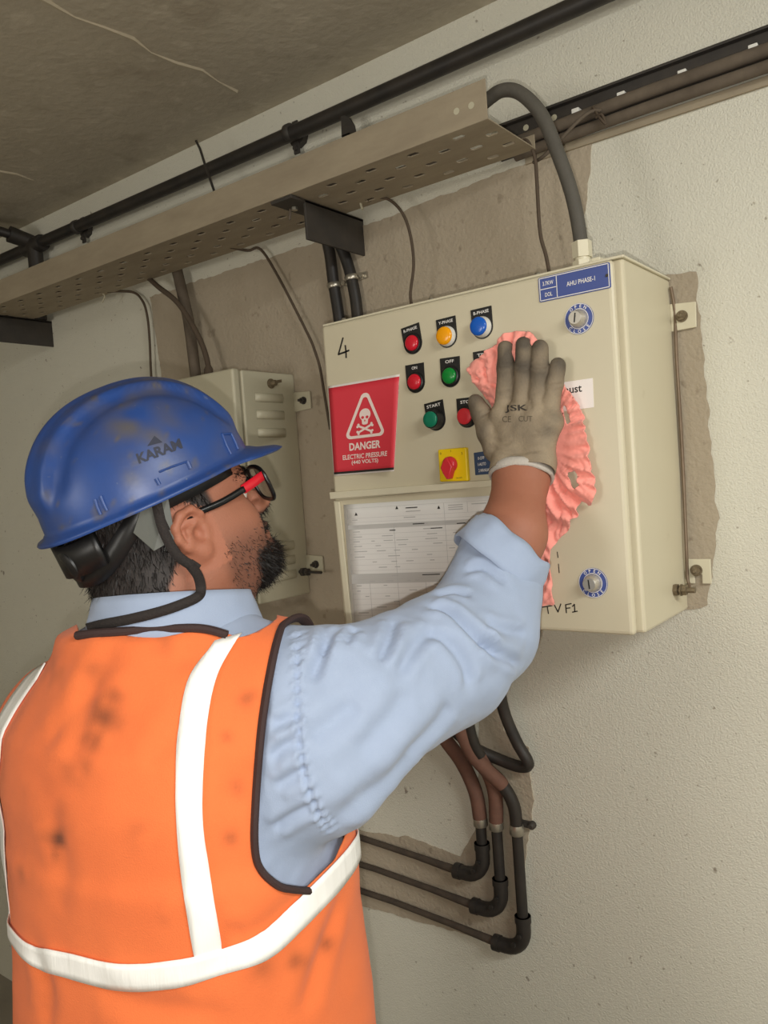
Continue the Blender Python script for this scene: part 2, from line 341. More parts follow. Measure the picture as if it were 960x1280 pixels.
def pilot(px, py, lens, kind, txt, rot=0.0, h=.007, sc=1.0):
    """22 mm lamp or push button: collar on the door, with legend plate, coloured cap and print"""
    c = pp(px, py); c[1] = PY; r = .0149*sc; ca, sa = math.cos(rot), math.sin(rot)
    xd = np.array([ca, 0, sa]); zd = np.array([-sa, 0, ca])
    prof = [(r*1.02, 0), (r*1.02, .004), (r*.92, h*.5+.003), (r*.9, h)]
    body = MB().lathe(prof, c, (0, -1, 0), 28).build('pilot_light' if kind != 'button' else 'push_button', M['white'] if kind == 'ring' else M['black'], panel, True, 35)
    pl = [c+xd*r*1.13*math.cos(a)+zd*r*1.13*math.sin(a) for a in np.linspace(math.pi, 2*math.pi, 17)] + [c+xd*r*1.15+zd*r*1.85, c-xd*r*1.15+zd*r*1.85]
    MB().prism([p+(0, -.0016, 0) for p in pl], (0, .0016, 0)).build('legend_plate', M['black'], body)
    t = MB(); put_text(t, txt, c+zd*r*1.45+np.array([0, -.0018, 0]), xd, zd, w=min(r*1.7, r*.34*len(txt)), h=.0046*sc, bold=.012); t.build('legend_print', M['white_ink'], body)
    if kind == 'button': lp = [(r*.80, h-.001), (r*.80, h+.0028), (r*.74, h+.0036), (r*.3, h+.0032), (0, h+.0032)]
    else: q_ = .90 if kind == 'ring' else .80; lp = [(r*q_, h-.002), (r*q_, h+.002), (r*q_*.93, h+.0036), (r*q_*.7, h+.0046), (r*q_*.35, h+.0051), (0, h+.0053)]
    MB().lathe(lp, c, (0, -1, 0), 28).build('lens_cap' if kind != 'button' else 'button_cap', lens, body, True, 60)
pilot(516.5, 429, M['lens_red'], 'lamp', 'R-PHASE', .12, .003)
pilot(559.5, 420.5, M['lens_amber'], 'ring', 'Y-PHASE', .03, .009)
pilot(603.5, 409, M['lens_blue'], 'ring', 'B-PHASE', .02, .012)
pilot(520, 477.5, M['lens_red'], 'lamp', 'ON', 0, .004)
pilot(563.5, 470, M['lens_green'], 'lamp', 'OFF', -.03, .004)
pilot(606, 462, M['lens_amber'], 'lamp', 'TRIP', 0, .002)
pilot(545.5, 524.5, M['btn_green'], 'button', 'START', .10, .016)
pilot(584.5, 520.5, M['btn_red'], 'button', 'STOP', -.02, .008)
# rotary selector and its legend
def quad3(pts, off): return [pp(x, y, off) for x, y in pts]
sw = MB().prism(quad3([(550.5, 562), (586, 559), (588.5, 601), (553, 602)], .0), (0, -.008, 0)).build('selector_switch', M['yellow'], panel, bevel=.002)
c = pp(567, 580.5); c[1] = PY-.008
kb = MB().lathe([(.0125, 0), (.0118, .006), (.009, .009), (0, .009)], c, (0, -1, 0), 28)
kn = MB(); kn.v += kb.v; kn.f += kb.f
kn.prism([c+np.array([a, -.001, b]) for a, b in [(-.0105, -.004), (-.006, -.014), (-.001, -.0215), (.003, -.0215), (.006, -.014), (.0105, -.004), (.005, .006), (0, .0115), (-.005, .006)]], (0, -.013, 0))
kn.build('knob', M['red_knob'], sw, True, 40, bevel=.0015)
t = MB()
for (x, y, s) in ((554.5, 567, '0'), (567, 563.5, '1'), (581, 566.5, '2')): put_text(t, s, pp(x, y)+np.array([0, -.0083, 0]), EX, EZ, h=.0035)
put_text(t, 'ON-OFF', pp(577.5, 597)+np.array([0, -.0083, 0]), EX, EZ, w=.011); props(t.build('switch_print', M['ink'], sw), kind='stuff')
lp = MB().prism(quad3([(592.5, 566), (617, 562.5), (619, 592), (594.5, 594)], 0), (0, -.0012, 0)).build('selector_legend', M['slate_plate'], panel, bevel=.0004)
t = MB()
for (x, y, s, w) in ((602, 572.5, '0-OFF', .011), (603, 580, '1-AUTO', .0135), (606, 587.5, '2-MANUAL', .0195)): put_text(t, s, pp(x, y)+np.array([0, -.0015, 0]), nrm(pp(618, 563)-pp(593, 566)), EZ, w=w, h=.0046, bold=.01)
t.build('legend_print', M['white_ink'], lp)
# blue nameplate
A, B, D_ = pp(673, 348), pp(762.5, 327.5), pp(674.5, 378.5); A[1] = B[1] = D_[1] = PY
xd = nrm(B-A); wN = np.linalg.norm(B-A); zd = np.cross((0, -1, 0), xd); zd = nrm(zd)*(1 if zd[2] > 0 else -1); hN = abs((A-D_)@zd)
def NP(u, v): return A+xd*u*wN-zd*v*hN
npo = MB().prism([NP(.0, .03), (NP(.02, 0)), NP(.98, 0), NP(1, .04), NP(1, .96), NP(.98, 1), NP(.02, 1), NP(0, .97)], (0, -.0016, 0)).build('nameplate', M['blue_plate'], panel, bevel=.0004)
t = MB(); yo = np.array([0, -.0018, 0])
def bar(t, p, q, w, off): 
    d = nrm(q-p); n = np.cross(d, (0, 1, 0)); t.prism([p+n*w/2+off, q+n*w/2+off, q-n*w/2+off, p-n*w/2+off], (0, -.0002, 0))
bw = .0010
for a, b in (((.02, .05), (.98, .05)), ((.02, .95), (.98, .95)), ((.02, .05), (.02, .95)), ((.98, .05), (.98, .95)), ((.265, .05), (.265, .95)), ((.02, .5), (.265, .5))): bar(t, NP(*a), NP(*b), bw, yo)
put_text(t, '3.7KW', NP(.142, .28)+yo, xd, zd, w=.016, h=.0055, bold=.012); put_text(t, 'DOL', NP(.142, .74)+yo, xd, zd, w=.0105, h=.0055, bold=.012); put_text(t, 'AHU PHASE-1', NP(.60, .5)+yo, xd, zd, w=.040, h=.0062, bold=.012)
t.build('nameplate_print', M['white_ink'], npo)
MB().lathe([(.0022, 0), (.0018, .001)], NP(.955, .5)+yo, (0, -1, 0), 12).build('rivet', M['dark_steel'], npo, True)
# locks
for k, (px, py, rot) in enumerate(((724, 398.5, .15), (741.5, 728.5, -.1))):
    c = pp(px, py); c[1] = PY
    lk = MB().lathe([(.0205, 0), (.0205, .0012), (.0130, .0013)], c, (0, -1, 0), 36).build('door_lock', M['blue_plate'], panel, True, 30)
    t = MB(); ring = []
    for rr, rw in ((.0198, .0008), (.0132, .0008)):
        a = np.linspace(0, 2*math.pi, 37)[:-1]
        o_ = [c+np.array([math.cos(x)*(rr+rw/2), -.0015, math.sin(x)*(rr+rw/2)]) for x in a]; i_ = [c+np.array([math.cos(x)*(rr-rw/2), -.0015, math.sin(x)*(rr-rw/2)]) for x in a]
        t.add(o_+i_, [[j, (j+1) % 36, 36+(j+1) % 36, 36+j] for j in range(36)])
    for word, a0, up in (('OPEN', 90, 1), ('CLOSE', 270, -1)):
        for i, ch in enumerate(word):
            a = math.radians(a0-up*(i-(len(word)-1)/2)*24); rd = np.array([math.cos(a), 0, math.sin(a)]); td = np.array([math.sin(a), 0, -math.cos(a)])
            put_text(t, ch, c+rd*.0166+np.array([0, -.0016, 0]), td*up, rd*up, h=.0042, bold=.015)
    t.build('lock_ring_print', M['white_ink'], lk)
    cy = MB().lathe([(.0125, .001), (.0125, .003), (.0118, .006), (.0105, .009), (.0095, .0135), (.0085, .0148), (0, .0148)], c, (0, -1, 0), 32).build('lock_barrel', M['chrome'], lk, True, 50)
    d = np.array([math.sin(rot), 0, math.cos(rot)]); n = np.array([d[2], 0, -d[0]])
    MB().obox(c+(0, -.0149, 0), n*.0009, d*.0062, np.array([0, .0003, 0])).build('key_slot', M['black'], lk)
# sticker half hidden behind the cloth
st = MB().prism(quad3([(690, 480), (741, 472.5), (742.5, 509), (691, 516)], 0), (0, -.0005, 0)).build('white_sticker', M['label'], panel)
t = MB(); put_text(t, 'Exhaust', pp(707.5, 487.5)+np.array([0, -.0008, 0]), nrm(pp(741, 472.5)-pp(690, 480)), EZ, w=.046, bold=.014); t.build('sticker_print', M['ink'], st)
# marker handwriting: strokes of ink on the door
def strokes(lines, name, parent=panel, w=.0011, m='ink', off=.0004):
    t = MB()
    for ln in lines:
        P = [pp(x, y, off) for x, y in ln]
        for a, b in zip(P[:-1], P[1:]):
            d = nrm(b-a); n = np.cross(d, (0, 1, 0)); t.prism([a+n*w-d*w*.6, b+n*w+d*w*.6, b-n*w+d*w*.6, a-n*w-d*w*.6], (0, .0003, 0))
    return t.build(name, M[m], parent)
strokes([[(428.6, 422.5), (426, 432), (423, 443), (430, 440.5), (436, 438)], [(431.5, 432), (432.5, 440), (432.6, 446.8)]], 'handwritten_number', w=.0015)
strokes([[(678, 759), (690, 757)], [(684, 758), (685.5, 767)], [(693, 756.5), (697.5, 765), (701, 755)], [(707, 756), (708, 766)], [(707, 756), (714, 754.5)], [(707.4, 760.5), (712.5, 759.8)], [(715.5, 758), (718, 755.5), (718.5, 764.5)], [(715.5, 765.2), (721.5, 764)]], 'handwritten_letters', w=.0008)
strokes([[(696.5, 690), (697.5, 697)], [(698, 705), (699, 716)]], 'pen_mark', w=.0006)

# danger sign: a vinyl plate whose lower right corner curls away from the door
sA, sB, sC_, sD = (np.array(q, float) for q in ((410.8, 484.2), (499.4, 469.2), (492.5, 587.5), (418.3, 593.5)))
def curl(u, v): return .0015+.020*max(0, u-.25)**1.5*max(0, v-.1)**1.3
def SG(u, v, lift=0.0):
    q = sA*(1-u)*(1-v)+sB*u*(1-v)+sC_*u*v+sD*(1-u)*v
    p = pp(q[0], q[1], curl(u, v)); return p+np.array([0, -lift, 0])
def sheet(name, u0, u1, v0, v1, lift, m, parent, n=14, th=.0008):
    V = [SG(u0+(u1-u0)*i/n, v0+(v1-v0)*j/n, lift) for j in range(n+1) for i in range(n+1)]
    F_ = [[j*(n+1)+i, j*(n+1)+i+1, (j+1)*(n+1)+i+1, (j+1)*(n+1)+i] for j in range(n) for i in range(n)]
    o = mesh_from(name, V, F_, M[m], parent, True); s = o.modifiers.new('solid', 'SOLIDIFY'); s.thickness = th; s.offset = 0; return o
sign = sheet('danger_sign', -.012, 1.0, -.012, 1.012, 0, 'label', panel)
sheet('red_field', 0, 1, .012, .995, .0006, 'red_sign', sign)
sheet('black_edge', .0, 1, .972, .996, .0012, 'ink', sign)
SW, SH = .0985, .1345
def sign_art(V):   # 2-D art in sign metres (x right, z up from the sign's middle) -> curled sheet
    return np.array([SG(p[0]/SW+.5, .5-p[2]/SH, .0016) for p in V])
t = MB()
def flat(pts): t.add([(x, 0, z) for x, z in pts], [list(range(len(pts)))])
T3 = np.array([(0.0022, .0600), (.0345, -.0160), (-.0300, -.0160)])
def rtri(ins, rad):
    c = T3.mean(0); out = []
    for i in range(3):
        p, a, b = T3[i], T3[i-1], T3[(i+1) % 3]; da, db = nrm(a-p), nrm(b-p); half = math.acos(np.clip(da@db, -1, 1))/2
        bis = nrm(da+db); pc = p+bis*(rad+ins)/math.sin(half); a0 = math.atan2(*(-(np.array([-da[1], da[0]])))[::-1]); 
        n1 = np.array([da[1], -da[0]]); n1 = n1 if n1@(c-p) < 0 else -n1
        n2 = np.array([db[1], -db[0]]); n2 = n2 if n2@(c-p) < 0 else -n2
        t0 = math.atan2(n1[1], n1[0]); t1 = math.atan2(n2[1], n2[0]); dlt = (t1-t0+math.pi) % (2*math.pi)-math.pi
        for k in range(7): a_ = t0+dlt*k/6; out.append(pc+rad*np.array([math.cos(a_), math.sin(a_)]))
    return np.array(out)
o_, i_ = rtri(0, .0065), rtri(.0042, .0036); n = len(o_)
t.add([(x, 0, z) for x, z in list(o_)+list(i_)], [[j, (j+1) % n, n+(j+1) % n, n+j] for j in range(n)])
ell = lambda cx, cz, a, b, k=18: [(cx+a*math.cos(x), cz+b*math.sin(x)) for x in np.linspace(0, 2*math.pi, k, endpoint=False)]
KX, KZ = .0020, .0015
flat(ell(KX, KZ+.0165, .0083, .0090)); flat([(KX-.0050, KZ+.0105), (KX+.0050, KZ+.0105), (KX+.0042, KZ+.0030), (KX+.0022, KZ+.0018), (KX-.0022, KZ+.0018), (KX-.0042, KZ+.0030)])
for sx in (-1, 1):
    a, b = np.array([KX-sx*.0105, KZ+.0010]), np.array([KX+sx*.0105, KZ-.0095]); d = nrm(b-a); nn = np.array([-d[1], d[0]])*.0015
    flat([a+nn, b+nn, b-nn, a-nn])
    for e in (a, b):
        for sgn in (-1, 1): flat(ell(*(e+nn*1.1*sgn), .0019, .0019, 8))
def stext(s, cz, w, h, b): 
    V, Fc = text_mesh(s, b); ext = V[:, :2].max(0)-V[:, :2].min(0); t.add([(p[0]*w/ext[0]+.002, 0, cz+p[1]*h/ext[1]) for p in V], Fc)
stext('DANGER', -.0276, .0490, .0115, .035); stext('ELECTRIC PRESSURE', -.0425, .0710, .0072, .02); stext('(440 VOLTS)', -.0518, .0430, .0074, .02)
t.build('sign_print', M['pink_ink'], sign, fn=sign_art)
t = MB()
for x, z, a, b in ((KX-.0033, KZ+.0125, .0022, .0022), (KX+.0033, KZ+.0125, .0022, .0022), (KX, KZ+.0075, .0009, .0015)): flat(ell(x, z, a, b, 10))
t.build('skull_holes', M['red_sign'], sign, fn=lambda V: np.array([SG(p[0]/SW+.5, .5-p[2]/SH, .0019) for p in V]))

# document pocket and the form in it
pk = MB(); z1 = onY(514, 616, PY-.004)[2]
zl = [onY(x, y, PY-.010) for x, y in ((411.5, 615.5), (617, 599.5), (617.5, 608), (412.5, 624))]
pk.prism(quad3([(418, 626), (640, 604), (652, 790), (434, 790)], .0), (0, -.0025, 0))
pocket = pk.build('document_pocket', M['panel'], panel, bevel=.0008)
lipm = MB().prism([p for p in zl], (0, .010, 0)); lipm.build('pocket_lip', M['panel_edge'], pocket, bevel=.001)
def side(p, q, w): MB().prism([pp(p[0], p[1], .003), pp(q[0], q[1], .003), pp(q[0]+w, q[1], .003), pp(p[0]+w, p[1], .003)], (0, -.004, 0)).build('pocket_side', M['panel_edge'], pocket, bevel=.0008)
side((419.5, 627), (436, 788), 6); side((641, 604), (654, 788), 6)
qa, qb, qc, qd = (np.array(q, float) for q in ((429.5, 631), (612.5, 619.5), (626, 800), (441.5, 800)))
def PF(u, v, l=.0): q = qa*(1-u)*(1-v)+qb*u*(1-v)+qc*u*v+qd*(1-u)*v; return pp(q[0], q[1], .0042+.0012*math.sin(u*9+v*3)*.5+l)
n = 12; V = [PF(i/n, j/n) for j in range(n+1) for i in range(n+1)]; F_ = [[j*(n+1)+i, j*(n+1)+i+1, (j+1)*(n+1)+i+1, (j+1)*(n+1)+i] for j in range(n) for i in range(n)]
form = thing('checklist_form', 'white printed checklist sheet with grey header rows in the panel pocket', 'paper', (-.38, PY-.005, PZ0))
fo = mesh_from('paper_sheet', V, F_, M['paper'], form, True); s = fo.modifiers.new('s', 'SOLIDIFY'); s.thickness = .0003; s.offset = 0
def fq(t, u0, u1, v0, v1, l=.0006, k=6):
    us = np.linspace(u0, u1, k+1); t.add([PF(u, v0, l) for u in us]+[PF(u, v1, l) for u in us], [[i, i+1, k+2+i, k+1+i] for i in range(k)])
t = MB()
for v0, v1 in ((.155, .185), (.515, .555), (.555, .585)): fq(t, .02, .99, v0, v1)
t.build('grey_rows', M['grey_ink'], fo)
t = MB(); lw = .0022
for v in (.03, .105, .135, .155, .185, .225, .26, .295, .33, .37, .41, .45, .49, .515, .555, .585, .62, .66, .70, .74, .78, .82, .86, .90): fq(t, .02, .99, v, v+lw*.6, .0008)
for u, v0, v1 in ((.02, .03, .95), (.985, .03, .95), (.33, .155, .95), (.68, .03, .51), (.52, .585, .95), (.14, .585, .95), (.84, .03, .105)): fq(t, u, u+lw, v0, v1, .0008, 1)
r2 = random.Random(3)
for v in (.118, .168, .205, .243, .277, .312, .35, .39, .43, .47, .533, .57, .602, .64, .68, .72, .76, .80):
    u = .05
    while u < .9:
        w = r2.uniform(.02, .09)
        if r2.random() < .55: fq(t, u, u+w, v-.0028, v+.0028, .0009, 1)
        u += w+r2.uniform(.02, .12)
for u0, v in ((.71, .05), (.71, .065), (.71, .08), (.42, .075), (.87, .05)): fq(t, u0, u0+.1, v-.003, v+.003, .0009, 1)
t.build('form_lines', M['line_ink'], fo)
t = MB()
for u, v in ((.08, .075), (.36, .045), (.645, .06)): t.add([PF(u, v-.014, .001), PF(u+.010, v+.010, .001), PF(u-.010, v+.010, .001)], [[0, 1, 2]])
for u0, u1, v in ((.42, .5, .05), (.46, .54, .168), (.58, .66, .205), (.5, .62, .533), (.3, .34, .205), (.76, .82, .18)): fq(t, u0, u1, v-.0032, v+.0032, .001, 1)
props(t.build('form_print', M['ink'], fo), kind='stuff')

# ------------------------------------------------------------------ second cabinet behind the man
cab = thing('switch_box', 'smaller grey-cream louvred metal switch box behind the helmet', 'cabinet', (-.93, -.08, 1.322))
CX0, CX1, CY = -1.10, -.772, -.165
MB().box((CX0, CY+.016, 1.325), (CX1, -.002, 1.785)).build('enclosure', M['cab'], cab, bevel=.003)
MB().box((CX0+.003, CY-.004, 1.322), (CX1-.004, CY+.014, 1.788)).build('door', M['cab'], cab, bevel=.005, seg=3)
# pressed louvres on its right side
for z in (1.733, 1.699, 1.663, 1.432, 1.402, 1.372):
    y0, y1 = -.118, -.040; ns = 7; V = []
    for i in range(ns):
        a = math.pi*i/(ns-1); h = .010*math.sin(a)**.7*(1 if i < ns-1 else .0); zz = z+.009*math.cos(a)
        for yy, k in ((y0, 0), (y0+.008, 1), (y1-.008, 1), (y1, 0)): V.append((CX1+.0004+h*k, yy, zz))
    MB().add(V, [[i*4+j, i*4+j+1, (i+1)*4+j+1, (i+1)*4+j] for i in range(ns-1) for j in range(3)]).build('louvre', M['cab'], cab, True, 60)
q = MB(); q.lathe([(.010, 0), (.010, .003), (.006, .004), (.006, .014)], (CX1, -.072, 1.762), (1, 0, 0), 14); q.obox((CX1+.016, -.069, 1.764), (.003, 0, 0), (0, .010, .002), (0, 0, .003)); q.build('cam_lock', M['rusty'], cab, True)
for z0, sx in ((1.706, 1), (1.366, 1), (1.706, -1), (1.366, -1)):
    xx = CX1 if sx > 0 else CX0
    tb = MB().prism([(xx+sx*a, -.008, z0+b) for a, b in ((0, 0), (.046, .003), (.046, .038), (0, .041))], (0, .004, 0)).build('mounting_tab', M['cab'], cab, bevel=.0008)
    q = MB(); c = np.array([xx+sx*.028, -.008, z0+.021]); q.lathe([(.008, 0), (.008, .002)], c, (0, -1, 0), 14); hexnut(q, c, (0, -1, 0), .0065, .008); q.lathe([(.003, 0), (.003, .016)], c, (0, -1, 0), 10); q.build('bolt', M['dark_steel'], tb, True)
q = MB(); q.lathe([(.0028, 0), (.0028, .05)], (CX1+.018, -.03, 1.374), (1, -.15, 0), 10); hexnut(q, (CX1+.008, -.03, 1.374), (1, -.15, 0), .009, .008); hexnut(q, (CX1+.022, -.032, 1.374), (1, -.15, 0), .008, .006); q.lathe([(.004, 0), (.004, .012)], (CX1, -.029, 1.374), (1, -.1, 0), 10); q.build('earth_stud', M['dark_steel'], cab, True)
# conduits and cable entering its roof
def cable(name, label, pts, r, m, n=6, seg=10, group=None, cat='cable'):
    o = MB().tube(cat_spline(pts, n), r, seg).build(name, M[m], None, True); return props(o, label, cat, group)
cable('plastic_conduit', 'dusty beige conduit strip dropping to the roof of the smaller switch box', [(-1.084, -.03, 2.07), (-1.068, -.03, 2.0), (-1.055, -.03, 1.93), (-1.046, -.03, 1.786)], .0125, 'dusty_cable', cat='conduit')
cable('black_cable', 'dark cable slanting from the tray to the roof of the smaller switch box', [(-1.16, -.05, 2.058), (-1.12, -.058, 2.03), (-1.05, -.058, 1.975), (-1.00, -.05, 1.89), (-.98, -.05, 1.83), (-.975, -.06, 1.786)], [.006]*25+[.010]*6, 'thin_wire')

# ------------------------------------------------------------------ perforated cable tray
TX0, TX1, TY0, TY1, TZ = -2.6, -.175, -.198, -.05, 2.055
tray = thing('cable_tray', 'long dusty perforated steel cable tray hung along the wall above the panel', 'cable tray', ((TX0+TX1)/2, (TY0+TY1)/2, TZ))
pit = .042; ncol = int((TX1-TX0)/pit); rows = [.022, .048, .074, .100, .126]; V = []; Fq = []
ys = [0]; 
vi = {}
def vert(x, y):
    k = (round(x, 5), round(y, 5))
    if k not in vi: vi[k] = len(V); V.append((x, y, TZ))
    return vi[k]
ycell = [0]+[(rows[i]+rows[i+1])/2 for i in range(4)]+[TY1-TY0]
for cidx in range(ncol):
    xa, xb = TX1-(cidx+1)*pit, TX1-cidx*pit
    for ri in range(5):
        ya, yb = TY0+ycell[ri], TY0+ycell[ri+1]
        outer = [(xa, ya), (xb, ya), (xb, yb), (xa, yb)]
        if (cidx+ri) % 2 == 0: Fq.append([vert(*p) for p in outer]); continue
        cx, cy, a, b = (xa+xb)/2, TY0+rows[ri], .0105, .0055
        inner = [(cx-a+.003, cy-b), (cx+a-.003, cy-b), (cx+a, cy-b*.3), (cx+a, cy+b*.3), (cx+a-.003, cy+b), (cx-a+.003, cy+b), (cx-a, cy+b*.3), (cx-a, cy-b*.3)]
        o = [vert(*p) for p in outer]; i = [vert(*p) for p in inner]
        Fq += [[o[0], o[1], i[1], i[0]], [o[1], i[2], i[1]], [o[1], o[2], i[3], i[2]], [o[2], i[4], i[3]], [o[2], o[3], i[5], i[4]], [o[3], i[6], i[5]], [o[3], o[0], i[7], i[6]], [o[0], i[0], i[7]]]
TX0 = TX1-ncol*pit
b_ = mesh_from('perforated_base', V, Fq, M['tray'], tray); s = b_.modifiers.new('s', 'SOLIDIFY'); s.thickness = .002; s.offset = 0
MB().box((TX0, TY0-.002, TZ-.001), (TX1, TY0, TZ+.056)).build('side_flange', M['tray'], tray, bevel=.0006)
MB().box((TX0, TY1, TZ-.001), (TX1, TY1+.002, TZ+.022)).build('side_flange', M['tray'], tray, bevel=.0006)
for fx in (-.20, -.225): MB().lathe([(.005, 0), (.005, .0004)], (fx, TY0-.002, TZ+.026), (0, -1, 0), 10).build('bolt_hole', M['cab'], tray)
# dust-covered cables lying in the tray
for y, r, w_ in ((-.165, .012, 'front'), (-.095, .012, 'wall')):
    cable('tray_cable', 'dusty cable lying along the %s side inside the perforated tray, seen through slots' % w_, [(TX0+.02, y, TZ+.014), (-1.9, y+.008, TZ+.014), (-1.2, y-.006, TZ+.015), (-.6, y+.005, TZ+.014), (-.30, y, TZ+.014)], r, 'dusty_cable', 6, 8, 'cables inside the perforated tray')
# wall brackets that carry the tray
for i, bx in enumerate((-.562, -1.66)):
    b = MB(); b.box((bx-.005, -.165, TZ-.072), (bx, 0, TZ-.003)); b.box((bx-.05, -.20, TZ-.008), (bx, 0, TZ-.002)); br = thing('tray_bracket', ['dark steel angle bracket under the tray beside the two black conduits', 'dark steel angle bracket under the far left end of the tray'][i], 'bracket', (bx, -.1, TZ-.07), 'angle brackets under the tray')
    b.build('angle_arm', M['dark_steel'], br, bevel=.001)
    for yy in (-.06, -.16): MB().lathe([(.006, 0), (.006, .005)], (bx-.03, yy, TZ-.008), (0, 0, -1), 6).build('bolt', M['zinc'], br)
# tags of loose string caught on the tray
for i, (P, lab) in enumerate((([(453, 262), (449, 250), (446, 247)], 'short pale string end dangling from the tray beside the dark bracket'), ([(362, 275), (363, 262), (361, 248)], 'thin brown string end hanging below the tray, left of the dark bracket'), ([(128, 378), (131, 370), (128, 362)], 'curled pale string end hanging below the left half of the tray'))):
    pts = [onY(x, y, (-.07, -.16, -.06)[i]) for x, y in P]; pts[-1][2] = TZ; 
    cable('string_end', lab, pts, .0022, ['cab', 'dusty_cable', 'cab'][i], 4, 6, cat='string')
# ------------------------------------------------------------------ wall-mounted tray on the right with its cables
wt = thing('wall_tray', 'dark wall channel running right from the tray end, cables clipped to it', 'cable tray', (.6, 0, 2.06))
MB().box((-.26, -.004, 2.072), (2.2, 0, 2.129)).build('back_plate', M['dark_steel'], wt, bevel=.0008)
MB().box((-.26, -.014, 2.125), (2.2, 0, 2.129)).build('top_flange', M['dark_steel'], wt, bevel=.0008)
MB().box((-.215, -.006, 2.053), (2.2, 0, 2.066)).build('bottom_strip', M['tray'], wt, bevel=.001)
for x in (-.118, -.045, .045, .14): MB().box((x-.006, -.020, 2.098), (x+.006, -.003, 2.108)).build('clip', M['white'], wt, bevel=.001)
for x in (-.21, -.16): MB().lathe([(.005, 0), (.005, .0006)], (x, -.004, 2.112), (0, -1, 0), 10).build('plate_hole', M['cab'], wt)
def wav(z, a, k, y, x1=2.15, x0=-.225): return [(x, y+.004*math.sin(x*5+k), z+a*math.sin(x*3.1+k)+(-.006 if x < -.1 else 0)) for x in np.linspace(x0, x1, 14)]
cable('armoured_cable', 'upper dusty cable of the pair clipped along the dark wall channel', wav(2.092, .003, .5, -.020), .0098, 'dusty_cable')
cable('armoured_cable', 'lower dusty cable of the pair clipped along the dark wall channel', wav(2.070, .002, 2.0, -.022), .0085, 'dusty_cable')
cable('tie_wire', 'pale wire looped round the wall channel cables near the tray end', [onY(x, y, yy) for x, y, yy in ((667, 203, -.03), (680, 195, -.05), (700, 175, -.05), (722, 152, -.045), (738, 140, -.035), (752, 138, -.03))], .0028, 'dusty_cable')
cable('binding_wire', 'dark twisted wire knot around the wall channel cables', [onY(x, y, yy) for x, y, yy in ((741, 134, -.03), (746, 142, -.034), (752, 150, -.034), (757, 155, -.03), (752, 143, -.036), (745, 147, -.034))], .0022, 'thin_wire')
# the thick flexible cable arching into the panel
arch = cable('flexible_cable', 'thick grey flexible cable arching from the tray end down into the panel roof', [(-.33, -.13, TZ+.014+.008), (-.26, -.15, TZ+.030), (-.20, -.165, 2.095), (-.165, -.170, 2.1), (-.135, -.172, 2.085), (-.105, -.174, 2.045), (-.085, -.175, 1.99), (-.068, -.175, 1.93), (-.060, -.175, 1.88), (gx, -.175, PZ1+.012)], .0098, 'grey_cable', 8, 14)
# the thin loose wires
WL = 'thin wires hanging off the tray'
cable('loose_wire', 'thin brown wire sagging from the tray past the left edge of the panel', [(-.86, -.07, 2.056), (-.845, -.035, 2.052)]+[onY(x, y, -.022) for x, y in ((326, 312), (350, 350), (385, 418), (394, 440), (400, 460), (405, 490))]+[(-.672, -.015, 1.66)], .0028, 'thin_wire', group=WL)
cable('loose_wire', 'thin wire curving from the tray to the sheet on the panel roof', [(-.50, -.065, 2.056)]+[onY(x, y, -.06) for x, y in ((480, 247), (500, 262), (512, 290), (517, 330), (513, 372))]+[(-.40, -.08, 1.823)], .0026, 'thin_wire', group=WL)
cable('loose_wire', 'thin wire dropping from the tray end to the panel roof, left of the arch', [(-.215, -.045, 2.06)]+[onY(x, y, -.05) for x, y in ((655, 175), (664, 184), (669, 200), (671, 225), (675, 290), (683, 322))]+[(-.158, -.055, 1.822)], .0029, 'thin_wire', group=WL)
cable('loose_wire', 'dark wire hanging down the pale wall behind the hard hat', [(-1.31, -.06, 2.056)]+[onY(x, y, -.016) for x, y in ((165, 365), (178, 376), (184, 395), (187, 425), (189, 470))]+[(-1.235, -.010, 1.70)], .003, 'thin_wire', group=WL)
# two black conduits that drop behind the panel
for i, (pts, cp, lab) in enumerate((([(-.665, -.06, 2.07), (-.655, -.03, 2.06), (-.640, -.018, 2.02), (-.634, -.016, 1.94), (-.626, -.017, 1.87), (-.618, -.022, 1.76), (-.602, -.036, 1.665), (-.565, -.05, 1.628), (-.512, -.055, 1.62)], (-.633, -.016, 1.938), 'left black conduit of the pair dropping behind the panel'),
                      ([(-.635, -.06, 2.07), (-.622, -.03, 2.05), (-.600, -.018, 1.99), (-.586, -.016, 1.93), (-.580, -.017, 1.87), (-.574, -.03, 1.80), (-.562, -.05, 1.735), (-.542, -.06, 1.708), (-.512, -.06, 1.70)], (-.588, -.016, 1.944), 'right black conduit of the pair dropping behind the panel'))):
    cd = thing('black_conduit', lab, 'conduit', pts[-1], 'conduits dropping behind the panel')
    MB().tube(cat_spline(pts, 7), .0115, 14).build('pipe', M['black_pipe'], cd, True)
    q = MB(); q.lathe([(.0128, -.005), (.0140, -.003), (.0140, .003), (.0128, .005)], cp, (.1, 0, -1), 18); q.obox(np.array(cp)+(.021, .010, .002), (.009, 0, 0), (0, .0015, 0), (0, 0, .006)); q.lathe([(.005, 0), (.005, .006)], np.array(cp)+(.020, .008, .002), (0, -1, 0), 8); q.build('saddle_clamp', M['zinc'], cd, True)

